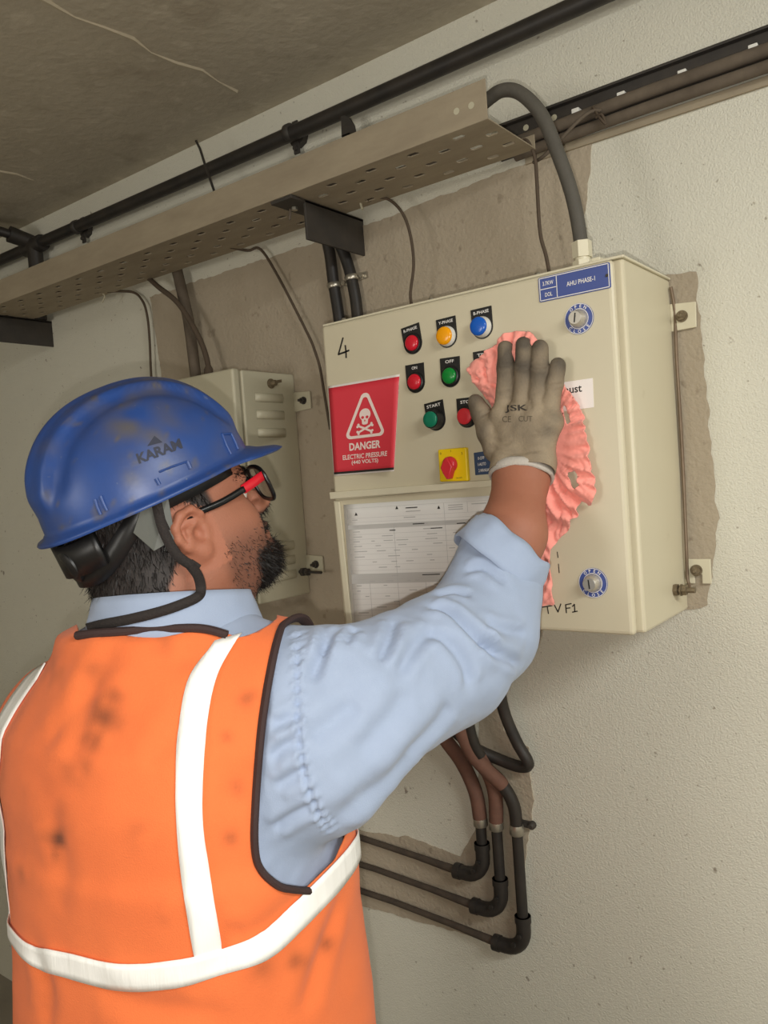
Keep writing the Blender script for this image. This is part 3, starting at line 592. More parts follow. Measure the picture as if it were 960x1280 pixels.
# ------------------------------------------------------------------ black conduit under the ceiling
hp = thing('ceiling_conduit', 'long black conduit running under the ceiling above the tray', 'conduit', (-.6, -.03, 2.25))
PZc = 2.252
MB().tube([(x, -.032, PZc+.003*math.sin(x*2.3)) for x in np.linspace(-3.9, 2.9, 60)], .0145, 14).build('pipe', M['black_pipe'], hp, True)
for cx in (-.705, -1.455, .1):
    q = MB(); q.lathe([(.0155, -.008), (.0172, -.006), (.0172, .006), (.0155, .008)], (cx, -.032, PZc), (1, 0, 0), 18); q.obox((cx, -.014, PZc-.022), (.007, 0, 0), (0, .002, 0), (0, 0, .014)); q.obox((cx, -.014, PZc+.018), (.007, 0, 0), (0, .002, 0), (0, 0, .010)); q.lathe([(.005, 0), (.005, .008)], (cx, -.014, PZc-.026), (0, -1, 0), 8); q.lathe([(.0215, 0), (.0215, .013)], (cx, -.013, PZc), (0, 1, 0), 8); q.build('saddle_clamp', M['dark_steel'], hp, True)
tx = onY(42, 298, -.032)[0]
q = MB(); q.lathe([(.020, -.045), (.022, -.040), (.022, .040), (.020, .045)], (tx, -.032, PZc), (1, 0, 0), 16); q.lathe([(.020, 0), (.020, -.075), (.024, -.076), (.024, -.10)], (tx+.005, -.034, PZc), (0, 0, 1), 16); q.lathe([(.020, 0), (.022, .06)], (tx-.01, -.032, PZc+.012), (-.2, -1, .25), 14); q.build('tee_fitting', M['black_pipe'], hp, True)
MB().tube([(tx-.012, -.06, PZc+.02), (tx-.05, -.20, PZc+.047), (tx-.16, -.7, PZc+.055), (tx-.3, -1.8, PZc+.055)], .0125, 12).build('branch_pipe', M['black_pipe'], hp, True)
MB().tube([(tx+.006, -.034, PZc-.09), (tx+.006, -.036, PZc-.20)], .0165, 12).build('drop_pipe', M['black_pipe'], hp, True)
o = MB().tube([onY(x, y, -.10) for x, y in ((245, 176), (250, 186), (256, 205), (262, 222), (268, 240))], .0026, 8).build('hanger_wire', M['black_pipe'], None, True); props(o, 'short black hanger wire crossing the ceiling conduit above the tray', 'wire')
fin = MB(); P = [onY(x, y, -.055) for x, y in ((426, 145), (431, 144), (437, 148), (442, 156), (444, 165), (427, 171))]; fin.prism(P, (0, .004, 0)); fin.box((P[0][0]-.001, -.055, P[5][2]-.12), (P[0][0]+.018, -.051, P[5][2]+.002)); fin.obox((P[0][0]+.008, -.026, P[5][2]-.06), (.006, 0, 0), (0, .026, 0), (0, 0, .012)); o = fin.build('hanger_plate', M['dark_steel']); props(o, 'dark rounded hanger plate standing up behind the tray flange', 'bracket')

# ------------------------------------------------------------------ conduits leaving the underside of the panel
EL = 'conduits bending to the left below the panel'
def low_run(xv, zh, zb, ztop_pts, label, rp=.0098, low_black=0):
    """upright pipe with socket, elbow and a run along the wall, brown sleeve above"""
    rt = thing('bent_conduit', label, 'conduit', (xv, -.02, zh), EL)
    MB().tube([(xv, -.02, zb), (xv, -.02, zh+.052)], rp, 16).build('upright_pipe', M['black_pipe'], rt, True)
    q = MB(); re = .038; pts = [(xv, -.02, zh+.066), (xv, -.02, zh+.05)]+[(xv-re+re*math.cos(a), -.02, zh+re-re*math.sin(a)) for a in np.linspace(0, math.pi/2, 8)]+[(xv-re-.02, -.02, zh)]
    q.tube(pts, [.0138, .0130]+[.0130]*8+[.0130], 16); q.lathe([(.0145, -.006), (.0145, .006)], (xv, -.02, zh+.060), (0, 0, 1), 16); q.lathe([(.0145, -.006), (.0145, .006)], (xv-re-.018, -.02, zh), (1, 0, 0), 16)
    for s_ in (0, 1): q.lathe([(.004, 0), (.004, .004)], (xv-.012*s_, -.036, zh+.036-.018*s_), (0, -1, 0), 8)
    q.build('elbow', M['black_pipe'], rt, True, 50)
    MB().tube([(xv-.05, -.020, zh), (xv-.16, -.012, zh+.002), (xv-.30, -.008, zh+.006), (-3.98, -.0065, zh+.02)], [rp*.8, rp*.62, rp*.6, rp*.6], 12).build('wall_run', M['run_pipe'], rt, True)
    MB().lathe([(.0115, -.009), (.0132, -.007), (.0132, .004), (.0118, .009)], (xv, -.02, zb-.004), (0, 0, 1), 16).build('coupling', M['zinc'], rt, True)
    P = cat_spline([(xv, -.02, zb)]+ztop_pts, 8); k = 8*low_black
    if k: MB().tube(P[:k+1], .0112, 14).build('black_sleeve', M['black_pipe'], rt, True)
    MB().tube(P[k:], [.0122]+[.0130]*(len(P)-k-1), 14).build('sleeve', M['brown_cable'], rt, True)
low_run(-.380, .815, .925, [(-.385, -.022, .975), (-.405, -.03, 1.03), (-.435, -.05, 1.09), (-.465, -.08, 1.19), (-.47, -.10, 1.322)], 'shortest left-hand of three bent conduits below the panel, red-brown sleeve above')
low_run(-.347, .757, .925, [(-.345, -.022, .985), (-.358, -.035, 1.04), (-.385, -.055, 1.10), (-.405, -.085, 1.20), (-.41, -.10, 1.322)], 'middle one of three bent conduits below the panel, red-brown sleeve above')
rt3 = low_run(-.306, .700, .925, [(-.308, -.022, .965), (-.322, -.03, 1.0), (-.345, -.05, 1.035), (-.362, -.07, 1.075), (-.370, -.09, 1.15), (-.372, -.10, 1.322)], 'longest right-hand of three bent conduits below the panel, reaching lowest', low_black=2)
cable('black_cable', 'black cable dropping below the panel and folding back to the left', [(-.30, -.06, 1.322), (-.305, -.05, 1.20), (-.305, -.04, 1.14), (-.290, -.03, 1.085), (-.274, -.025, 1.052), (-.277, -.022, 1.040), (-.295, -.02, 1.036), (-.330, -.02, 1.042), (-.375, -.03, 1.06), (-.41, -.04, 1.09)], .0105, 'black_pipe')
cable('black_cable', 'straight black cable between the sleeved conduits under the panel', [(-.352, -.10, 1.322), (-.352, -.09, 1.2), (-.352, -.075, 1.10), (-.345, -.06, 1.06)], .0095, 'black_pipe')
q = MB(); q.lathe([(.007, 0), (.007, .008), (.004, .012)], (-.283, -.002, .928), (0, -1, 0), 10); q.obox((-.292, -.006, .928), (.012, 0, 0), (0, .002, 0), (0, 0, .006)); o = q.build('saddle_bolt', M['dark_steel'], None, True); props(o, 'small dark saddle bolt on the wall right of the longest bent conduit', 'bolt')
# ------------------------------------------------------------------ signed-distance modelling of the figure
class Grid:
    """rectilinear distance grid; primitives are blended smoothly, then meshed with surface nets"""
    def __init__(s, xs, ys, zs):
        s.ax = [np.asarray(a, np.float32) for a in (xs, ys, zs)]; s.F = np.full([len(a) for a in s.ax], .5, np.float32); s.fr = (np.eye(3), np.zeros(3), 1.0)
    def frame(s, R=np.eye(3), o=np.zeros(3), sc=1.0): s.fr = (np.asarray(R, float), np.asarray(o, float), sc); return s
    def _w(s, p): R, o, sc = s.fr; return o+R@(np.asarray(p, float)*sc)
    def _blk(s, lo, hi):
        sl = tuple(slice(max(0, int(np.searchsorted(a, l))-1), int(np.searchsorted(a, h))+1) for a, l, h in zip(s.ax, lo, hi))
        P = [s.ax[i][sl[i]].reshape([-1 if j == i else 1 for j in range(3)]) for i in range(3)]
        return sl, P
    def _apply(s, sl, d, k, sub):
        F = s.F[sl]
        if sub: d = -d; h = np.clip(.5-.5*(F-d)/k, 0, 1); s.F[sl] = F+(d-F)*h+k*h*(1-h)
        else: h = np.clip(.5+.5*(F-d)/k, 0, 1); s.F[sl] = F+(d-F)*h-k*h*(1-h)
    def ell(s, c, r, k=.01, sub=False, R=None):
        Rf, o, sc = s.fr; Q = Rf if R is None else Rf@R; c = s._w(c); r = np.asarray(r, float)*sc
        if r.ndim == 0: r = np.full(3, float(r))
        m = r.max()+k*2+.03; sl, P = s._blk(c-m, c+m)
        if s.F[sl].size == 0: return s
        k0 = 0; k1 = 0
        for i in range(3):
            q = (P[0]-c[0])*Q[0, i]+(P[1]-c[1])*Q[1, i]+(P[2]-c[2])*Q[2, i]; k0 = k0+(q/r[i])**2; k1 = k1+(q/r[i]**2)**2
        k0 = np.sqrt(k0)+1e-9; k1 = np.sqrt(k1)+1e-9; s._apply(sl, (k0*(k0-1)/k1).astype(np.float32), k, sub); return s
    def cone(s, a, b, ra, rb, k=.01, sub=False, sq=None, world=False, fac=1.0):
        Rf, o, sc = s.fr
        if not world: a, b = s._w(a), s._w(b); ra *= sc; rb *= sc
        a, b = np.asarray(a, float), np.asarray(b, float); m = max(ra, rb)*max(1, 1/fac)+k*2+.03
        sl, P = s._blk(np.minimum(a, b)-m, np.maximum(a, b)+m)
        if s.F[sl].size == 0: return s
        ba = b-a; L2 = ba@ba+1e-12; pa = [P[i]-a[i] for i in range(3)]
        h = np.clip((pa[0]*ba[0]+pa[1]*ba[1]+pa[2]*ba[2])/L2, 0, 1)
        q = [pa[i]-ba[i]*h for i in range(3)]; d2 = q[0]**2+q[1]**2+q[2]**2
        if sq is not None:
            n = nrm(sq); e = q[0]*n[0]+q[1]*n[1]+q[2]*n[2]; d2 = d2+e*e*(fac*fac-1)
        s._apply(sl, (np.sqrt(d2)-(ra+(rb-ra)*h)).astype(np.float32), k, sub); return s
    def chain(s, pts, rad, k=.01, **kw):
        for i in range(len(pts)-1): s.cone(pts[i], pts[i+1], rad[i], rad[i+1], k, **kw)
        return s
    def stack(s, c, Rb, Fb, zs, a, b, off, grow=0.0, p=2.3, k=.03):
        lo = np.array([c[0]-.4, c[1]-.4, min(zs)-.02]); hi = np.array([c[0]+.4, c[1]+.4, max(zs)+.05]); sl, P = s._blk(lo, hi)
        z = np.clip(s.ax[2][sl[2]], min(zs), max(zs)); A = np.interp(z, zs, a)+grow; B = np.interp(z, zs, b)+grow; O = np.interp(z, zs, off)
        X = (P[0]-c[0])*Rb[0]+(P[1]-c[1])*Rb[1]; Y = (P[0]-c[0])*Fb[0]+(P[1]-c[1])*Fb[1]-O
        d = ((np.abs(X/A)**p+np.abs(Y/B)**p)**(1/p)-1)*np.minimum(A, B)
        d = np.maximum(d, np.maximum(min(zs)-P[2], P[2]-max(zs)-grow)); s._apply(sl, d.astype(np.float32), k, False); return s
    def mesh(s):
        F = s.F; ins = F < 0; nx, ny, nz = F.shape; X, Y, Z = s.ax
        acc = np.zeros((nx-1, ny-1, nz-1, 3), np.float32); cnt = np.zeros((nx-1, ny-1, nz-1), np.int16); cross = []
        for ax in range(3):
            a = [slice(None)]*3; b = [slice(None)]*3; a[ax] = slice(0, -1); b[ax] = slice(1, None)
            cr = ins[tuple(a)] != ins[tuple(b)]; I = np.argwhere(cr); cross.append((I, ins[tuple(a)][cr]))
            f0 = F[tuple(a)][cr]; f1 = F[tuple(b)][cr]; t = f0/(f0-f1)
            p = np.stack([X[I[:, 0]], Y[I[:, 1]], Z[I[:, 2]]], 1); J = I.copy(); J[:, ax] += 1
            q = np.stack([X[J[:, 0]], Y[J[:, 1]], Z[J[:, 2]]], 1); p = p+(q-p)*t[:, None]
            o1, o2 = [(1, 2), (0, 2), (0, 1)][ax]
            for d1 in (0, -1):
                for d2 in (0, -1):
                    K = I.copy(); K[:, o1] += d1; K[:, o2] += d2
                    ok = (K >= 0).all(1) & (K < np.array(cnt.shape)).all(1); K = K[ok]
                    np.add.at(acc, (K[:, 0], K[:, 1], K[:, 2]), p[ok]); np.add.at(cnt, (K[:, 0], K[:, 1], K[:, 2]), 1)
        act = cnt > 0; idx = np.full(cnt.shape, -1, np.int64); idx[act] = np.arange(act.sum()); V = acc[act]/cnt[act][:, None]
        Q = []
        for ax in range(3):
            I, sg = cross[ax]; o1, o2 = [(1, 2), (0, 2), (0, 1)][ax]
            ok = (I[:, o1] > 0) & (I[:, o2] > 0) & (I[:, o1] < cnt.shape[o1]) & (I[:, o2] < cnt.shape[o2]); I = I[ok]; sg = sg[ok]
            c = []
            for d1, d2 in ((-1, -1), (0, -1), (0, 0), (-1, 0)):
                K = I.copy(); K[:, o1] += d1; K[:, o2] += d2; c.append(idx[K[:, 0], K[:, 1], K[:, 2]])
            q = np.stack(c, 1); flip = ~sg if ax != 1 else sg; q[flip] = q[flip][:, ::-1]; Q.append(q)
        return V.astype(float), np.concatenate(Q)
def axis(*segs):   # (start, end, step) pieces
    out = []
    for a, b, h in segs: out += list(np.arange(a, b-1e-9, h))
    return np.array(out+[segs[-1][1]])
def vnormals(V, Q):
    Q = np.asarray(Q); N = np.zeros_like(V)
    if Q.shape[1] == 4: fn = np.cross(V[Q[:, 2]]-V[Q[:, 0]], V[Q[:, 3]]-V[Q[:, 1]])
    else: fn = np.cross(V[Q[:, 1]]-V[Q[:, 0]], V[Q[:, 2]]-V[Q[:, 0]])
    for i in range(Q.shape[1]): np.add.at(N, Q[:, i], fn)
    return N/(np.linalg.norm(N, axis=1)[:, None]+1e-12)
def relax(V, Q, it=2, lam=.5):
    Q = np.asarray(Q); m = Q.shape[1]
    for _ in range(it):
        S = np.zeros_like(V); n = np.zeros(len(V))
        for i in range(m):
            for j in ((i+1) % m, (i-1) % m): np.add.at(S, Q[:, i], V[Q[:, j]]); np.add.at(n, Q[:, i], 1)
        ok = n > 0; V = V.copy(); V[ok] += lam*(S[ok]/n[ok][:, None]-V[ok])
    return V
def tris(Q): Q = np.asarray(Q); return np.concatenate([Q[:, [0, 1, 2]], Q[:, [0, 2, 3]]]) if Q.shape[1] == 4 else Q
def clip(V, T, g):
    """cut a triangle mesh, keep g >= 0"""
    T = tris(T); pos = g >= 0; k = pos[T].sum(1); keep = [T[k == 3]]; V = list(map(tuple, V)); new = {}
    def cut(a, b):
        e = (min(a, b), max(a, b))
        if e not in new:
            t = g[e[0]]/(g[e[0]]-g[e[1]]); new[e] = len(V); V.append(tuple(np.array(V[e[0]])*(1-t)+np.array(V[e[1]])*t))
        return new[e]
    ex = []
    for tr in T[(k == 1) | (k == 2)]:
        p = [i for i in range(3) if pos[tr[i]]]
        if len(p) == 1:
            i = p[0]; a, b, c = tr[i], tr[(i+1) % 3], tr[(i+2) % 3]; ex.append([a, cut(a, b), cut(a, c)])
        else:
            i = [j for j in range(3) if not pos[tr[j]]][0]; a, b, c = tr[i], tr[(i+1) % 3], tr[(i+2) % 3]
            ab, ac = cut(a, b), cut(a, c); ex += [[ab, b, c], [ab, c, ac]]
    if ex: keep.append(np.array(ex))
    T = np.concatenate(keep); V = np.array(V); u, inv = np.unique(T, return_inverse=True); return V[u], inv.reshape(T.shape)
def bvh(V, T): return BVHTree.FromPolygons([tuple(p) for p in V], [tuple(int(i) for i in t) for t in T])
def hit(b, x, y):
    d = ray(x, y); d = d/np.linalg.norm(d); h = b.ray_cast(Vector(CAM), Vector(d))
    return (np.array(h[0]), np.array(h[1])) if h[0] is not None else (None, None)
def polysd(P, poly):
    """signed distance (negative inside) of 2-D points to a polygon"""
    P = np.asarray(P, float); A = np.asarray(poly, float); B = np.roll(A, -1, 0); d = np.full(len(P), 1e9); ins = np.zeros(len(P), bool)
    for a, b in zip(A, B):
        e = b-a; w = P-a; t = np.clip((w@e)/(e@e+1e-12), 0, 1); d = np.minimum(d, ((w-t[:, None]*e)**2).sum(1))
        c = (a[1] > P[:, 1]) != (b[1] > P[:, 1]); xi = a[0]+(P[:, 1]-a[1])*e[0]/(e[1] if abs(e[1]) > 1e-9 else 1e-9); ins ^= c & (P[:, 0] < xi)
    return np.where(ins, -1, 1)*np.sqrt(d)
def fold(V, N, b, lines, dirs=1):
    """press creases (depth, width) along photo-traced lines into a cloth surface"""
    D = np.zeros(len(V))
    for pts, dep, wid in lines:
        P = [hit(b, x, y)[0] for x, y in cat_spline(np.array([(x, y, 0) for x, y in pts], float), 6)[:, :2]]; P = [p for p in P if p is not None]
        if len(P) < 2: continue
        P = np.array(P); lo, hi = P.min(0)-wid*4, P.max(0)+wid*4; I = np.where(((V > lo) & (V < hi)).all(1))[0]
        if len(I) == 0: continue
        best = np.full(len(I), 1e9); tt = np.zeros(len(I)); L = len(P)-1
        for i in range(L):
            e = P[i+1]-P[i]; w = V[I]-P[i]; t = np.clip((w@e)/(e@e+1e-12), 0, 1); d = np.linalg.norm(w-t[:, None]*e, axis=1); m = d < best; best[m] = d[m]; tt[m] = (i+t[m])/L
        fade = np.clip(np.minimum(tt, 1-tt)*5+.12, 0, 1)
        D[I] += -dep*fade*np.exp(-(best/wid)**2)+dep*.55*fade*np.exp(-((best-wid*2)/(wid*1.1))**2)
    return V+N*D[:, None]
def noise_at(V, sc, seed=0.0): return np.array([noise.noise(Vector((p[0]*sc+seed, p[1]*sc-seed, p[2]*sc))) for p in V])
def smooth01(x, a, b): t = np.clip((x-a)/(b-a), 0, 1); return t*t*(3-2*t)

# ------------------------------------------------------------------ pose
FH = nrm([_F[0], _F[1], 0]); RH = nrm([RX[0], RX[1], 0])
TB = math.radians(28); FB = FH*math.cos(TB)+RH*math.sin(TB); RB = np.array([FB[1], -FB[0], 0])      # body: faces the wall
C0 = np.array([-.385, -.672, 0])
TH = math.radians(32); PT = math.radians(21); HD = RH*math.cos(TH)+FH*math.sin(TH)                    # head: turned right, tilted back
HX = HD*math.cos(PT)+np.array([0, 0, math.sin(PT)]); HZ = -HD*math.sin(PT)+np.array([0, 0, math.cos(PT)]); HY = np.cross(HZ, HX)
HR = np.stack([HX, HY, HZ], 1); HS = 1.0
HC = at(240, 668, .86)+HY*.077*HS
def HL(x, y, z): return HC+HR@(np.array([x, y, z])*HS)
EL_ = at(622, 792, 1.0); WR = onY(652, 592, -.2495); SHR = at(385, 900, .84); SHL = C0+RB*-.198+FB*.01+np.array([0, 0, 1.258])
FAX = nrm(WR-EL_); FSX = nrm(np.cross(FAX, (0, 1, 0)))                                                   # forearm axis and its across direction
ELL, WRL = C0+RB*-.185+FB*.20+np.array([0, 0, 1.08]), C0+RB*-.10+FB*.30+np.array([0, 0, 1.16])
SZ = [.84, .95, 1.05, 1.15, 1.24, 1.30, 1.345, 1.385]
SA = [.180, .182, .178, .180, .180, .166, .128, .085]; SB = [.145, .15, .148, .142, .136, .122, .095, .075]; SO = [0, .005, .01, .005, -.005, -.012, -.012, -.008]
def torso(g, grow=0.0, arms=True):
    g.frame(); g.stack(C0, RB, FB, SZ, SA, SB, SO, grow, k=.03)
    nk = np.array([C0[0], C0[1], 0]); 
    g.cone(nk+FB*-.02+np.array([0, 0, 1.355]), SHR+np.array([-.035, 0, .025]), .060+grow, .064+grow, .05, world=True)
    g.cone(nk+FB*-.02+np.array([0, 0, 1.345]), SHL, .060+grow, .058+grow, .05, world=True)
    return g

person = thing('person', 'person in orange vest, blue shirt and grey gloves, reaching to wipe the control panel', 'person', (C0[0], C0[1], 0))

# ------------------------------------------------------------------ body: head, neck, trunk, arms, legs in one skin
hx0, hx1 = HC[0]-.17, HC[0]+.17
g = Grid(axis((-.72, hx0, .008), (hx0, hx1, .0026), (hx1, -.02, .007)), axis((-.95, HC[1]-.16, .009), (HC[1]-.16, HC[1]+.17, .0026), (HC[1]+.17, -.20, .007)), axis((.02, .84, .016), (.84, HC[2]-.15, .009), (HC[2]-.15, HC[2]+.17, .0026)))
torso(g)
hipR, hipL = C0+RB*.095+np.array([0, 0, .86]), C0-RB*.095+np.array([0, 0, .86])
for h_, s_ in ((hipR, 1), (hipL, -1)):
    kn_ = h_+FB*.03+RB*.015*s_-np.array([0, 0, .40]); an = h_-FB*.01+RB*.02*s_-np.array([0, 0, .785])
    g.chain([h_, kn_, an], [.088, .058, .042], .03, world=True); g.cone(an, an+FB*.14-np.array([0, 0, .028]), .038, .026, .02, world=True)
g.chain([SHR+RB*-.01, at(500, 855, .905), at(600, 785, .992), at(619, 735, 1.017), at(640, 668, 1.042), WR-FAX*.004, WR+FAX*.008], [.052, .050, .046, .041, .0425, .0360, .026], .02, world=True, sq=(0, 1, 0), fac=1.15)
g.chain([SHL, ELL, WRL, WRL+nrm(WRL-ELL)*.04], [.055, .042, .027, .020], .02, world=True)
g.cone(WR, onY(655, 545, -.238), .012, .006, .01, world=True)
g.frame(HR, HC, HS)
g.ell((-.008, 0, .048), (.096, .076, .090), .02)
g.ell((.040, 0, -.012), (.058, .062, .075), .03)
for s_ in (-1, 1):
    g.cone((.012, .052*s_, -.048), (.080, .014*s_, -.075), .026, .020, .025)
    g.ell((.058, .036*s_, -.026), (.034, .030, .034), .02)
    g.ell((.020, .055*s_, -.010), (.035, .020, .040), .02)
    g.cone((.086, .040*s_, .030), (.093, .010*s_, .028), .011, .012, .012)
g.ell((.060, 0, .050), (.036, .058, .048), .025)
g.ell((.089, 0, -.072), (.020, .024, .017), .018)
g.ell((.045, 0, -.070), (.045, .040, .022), .03)
for s_ in (-1, 1): g.ell((.104, .033*s_, .010), (.014, .018, .012), .010, sub=True)
g.cone((.094, 0, .020), (.113, 0, -.012), .008, .0120, .010)
g.ell((.117, 0, -.016), (.012, .0125, .0105), .008)
for s_ in (-1, 1): g.ell((.106, .014*s_, -.018), (.011, .0075, .0085), .006)
for s_ in (-1, 1): g.ell((.113, .007*s_, -.025), (.005, .0038, .004), .003, sub=True)
g.ell((.101, 0, -.040), (.011, .022, .0060), .006); g.ell((.099, 0, -.051), (.011, .020, .0068), .006); g.ell((.110, 0, -.0455), (.010, .022, .0012), .003, sub=True)
# ears
for s_ in (-1, 1):
    e = lambda x, y, z: (x*1.18+.004, s_*(.072+y*1.05), z*.80+.001)
    g.ell(e(-.004, .004, -.002), (.016, .008, .028), .008)
    ring = [(.010, .003, .006), (.011, .007, .020), (.003, .012, .031), (-.009, .015, .030), (-.018, .016, .018), (-.019, .015, .002), (-.014, .013, -.012), (-.006, .009, -.022)]
    g.chain([e(*p) for p in ring], [.0030, .0042, .0050, .0052, .0052, .0048, .0044, .005], .004)
    g.ell(e(.000, .008, -.027), (.0085, .0055, .0085), .006)
    g.chain([e(.002, .011, .014), e(-.009, .013, .006), e(-.009, .012, -.010)], [.003, .0036, .003], .004)
    g.ell(e(.0025, .012, -.004), (.0085, .011, .0095), .003, sub=True); g.ell(e(.005, .008, -.004), (.0035, .018, .004), .002, sub=True); g.ell(e(.000, .017, .018), (.008, .0065, .008), .003, sub=True); g.ell(e(-.0125, .018, .004), (.0024, .006, .012), .002, sub=True)
    g.cone(e(.010, .004, -.002), e(.009, .003, -.010), .0042, .004, .004)
# neck
g.frame(); nb = C0+RB*.014+FB*-.003+np.array([0, 0, 1.375])
g.cone(HL(-.020, 0, -.015), nb, .066, .070, .03, world=True); g.cone(HL(.030, 0, -.055), nb+HD*.035, .046, .060, .03, world=True); g.cone(HL(-.055, 0, -.01), nb-HD*.01+np.array([0, 0, .02]), .044, .050, .03, world=True)
BV, BQ = g.mesh(); BV = relax(BV, BQ, 1, .4); BN = vnormals(BV, BQ)
loc = ((BV-HC)@HR)/HS; lx, ly, lz = loc.T
isH = (np.abs(lx) < .14) & (np.abs(ly) < .1) & (lz > -.13) & (lz < .15)
jaw = smooth01(-lz, .005, .045)*smooth01(lx, .010, .032)*isH
chin = smooth01(-lz, .050, .066)*smooth01(lx, .054, .076)*isH
mous = smooth01(lx, .085, .095)*smooth01(.016-np.abs(lz+.034), 0, .008)*isH
_ht = .012+.9*np.clip(-.008-lz, 0, .05); hairm = np.clip(smooth01(-lx-_ht, 0, .010)*smooth01(lz, -.062, -.045)+smooth01(lz, .012, .022)*smooth01(-lx, -.042, -.032)*smooth01(np.abs(ly), .05, .06)+smooth01(lz, .055, .065)*smooth01(-lx, -.075, -.06), 0, 1)*isH
ear = (np.abs(ly) > .0745) & (np.abs(lx) < .03) & (np.abs(lz) < .045); hairm = hairm*(1-ear)
stub = np.clip(.55*jaw*smooth01(.078-np.abs(lx-.02+lz*.5), 0, .05)+.85*chin+.8*mous+hairm, 0, 1)*(1-ear)
body = mesh_from('body', BV, BQ, M['skin'], person, True, attrs={'stubble': stub*.92, 'flush': ear*.35, 'scalp': hairm*.9})
def strands(name, mask, n, length, dirf, m, wid=.0007, seed=1, jitter=.35):
    r = np.random.default_rng(seed); T = tris(BQ); w = mask[T].mean(1); ok = w > .05; T = T[ok]; w = w[ok]
    ar = np.linalg.norm(np.cross(BV[T[:, 1]]-BV[T[:, 0]], BV[T[:, 2]]-BV[T[:, 0]]), axis=1)*w; I = r.choice(len(T), n, p=ar/ar.sum())
    a, b = r.random(n), r.random(n); f = a+b > 1; a[f], b[f] = 1-a[f], 1-b[f]; t = T[I]
    P = BV[t[:, 0]]*(1-a-b)[:, None]+BV[t[:, 1]]*a[:, None]+BV[t[:, 2]]*b[:, None]; N = BN[t[:, 0]]
    D = dirf(((P-HC)@HR)/HS, N)+jitter*r.normal(size=(n, 3)); D /= np.linalg.norm(D, axis=1)[:, None]
    Ln = length*(.5+r.random(n))*(.4+.6*w[I]); S = np.cross(D, N+.3*r.normal(size=(n, 3))); S /= np.linalg.norm(S, axis=1)[:, None]+1e-9
    curl_ = r.normal(size=(n, 3))*.25; Vs = []
    for k in range(4):
        tt = k/3; c = P-N*.0006+D*(Ln*tt)[:, None]+(curl_+np.array([0, 0, -.25]))*(Ln*tt*tt)[:, None]*.6; ww = wid*(1-tt*.85)
        Vs += [c-S*ww, c+S*ww]
    V = np.stack(Vs, 1).reshape(-1, 3); base = np.arange(n)[:, None]*8
    F_ = np.concatenate([base+np.array([2*k, 2*k+1, 2*k+3, 2*k+2]) for k in range(3)]); o = mesh_from(name, V, F_, m, person); o['kind'] = 'stuff'; return o
wd = lambda v: np.asarray(v)@HR.T
strands('beard', np.clip(chin*1.2+jaw*.13+mous*.4, 0, 1), 6500, .0095, lambda l, N: N*.35+wd([.25, 0, -.85]), M['hair'], .00045, 2, .45)
strands('hair', hairm, 9000, .010, lambda l, N: N*.25+wd([-.25, 0, -.9]), M['hair'], .0007, 3, .25)
eb = np.exp(-((lz-.034)/.005)**2)*smooth01(lx, .07, .085)*smooth01(np.abs(ly), .012, .018)*isH
strands('eyebrow', eb, 500, .008, lambda l, N: N*.3+np.sign(l[:, 1:2])*HY*.8, M['hair'], .0006, 4, .2)
for s_ in (-1, 1):
    ey = MB(); c = HL(.0805, .033*s_, .011); ey.lathe([(.0125*math.sin(a), -.0125*math.cos(a)) for a in np.linspace(0, math.pi, 13)], c, HX, 20); eo = ey.build('eye', M['eye'], person, True, 180)
    MB().lathe([(.0060, .0110), (.0045, .0120), (.002, .0127), (0, .0129)], c, HX, 18).build('iris', M['iris'], eo, True, 180)

# ------------------------------------------------------------------ trousers and shoes (below the picture, carrying the figure)
g = Grid(axis((-.72, -.05, .012)), axis((-.95, -.42, .012)), axis((.06, 1.0, .014))); 
g.stack(C0, RB, FB, [.80, .99], [.185, .192], [.14, .148], [0, .005], .006, k=.03)
for h_, s_ in ((hipR, 1), (hipL, -1)):
    kn_ = h_+FB*.03+RB*.015*s_-np.array([0, 0, .40]); an = h_-FB*.01+RB*.02*s_-np.array([0, 0, .765])
    g.chain([h_, kn_, an], [.103, .078, .070], .03, world=True)
V, Q = g.mesh(); mesh_from('trousers', relax(V, Q, 2), Q, M['trouser'], person, True)
for h_, s_ in ((hipR, 1), (hipL, -1)):
    an = h_-FB*.01+RB*.02*s_; an[2] = 0; g = Grid(axis((an[0]-.12, an[0]+.12, .006)), axis((an[1]-.14, an[1]+.26, .006)), axis((0, .16, .006)))
    g.cone(an+FB*-.04+np.array([0, 0, .045]), an+FB*.15+np.array([0, 0, .034]), .046, .040, .02, world=True); g.cone(an+np.array([0, 0, .05]), an+np.array([0, 0, .12]), .05, .05, .02, world=True)
    g.F = np.maximum(g.F, (.004-g.ax[2])[None, None, :].astype(np.float32)); V, Q = g.mesh(); sh = mesh_from('shoe', V, Q, M['shoe'], person, True)

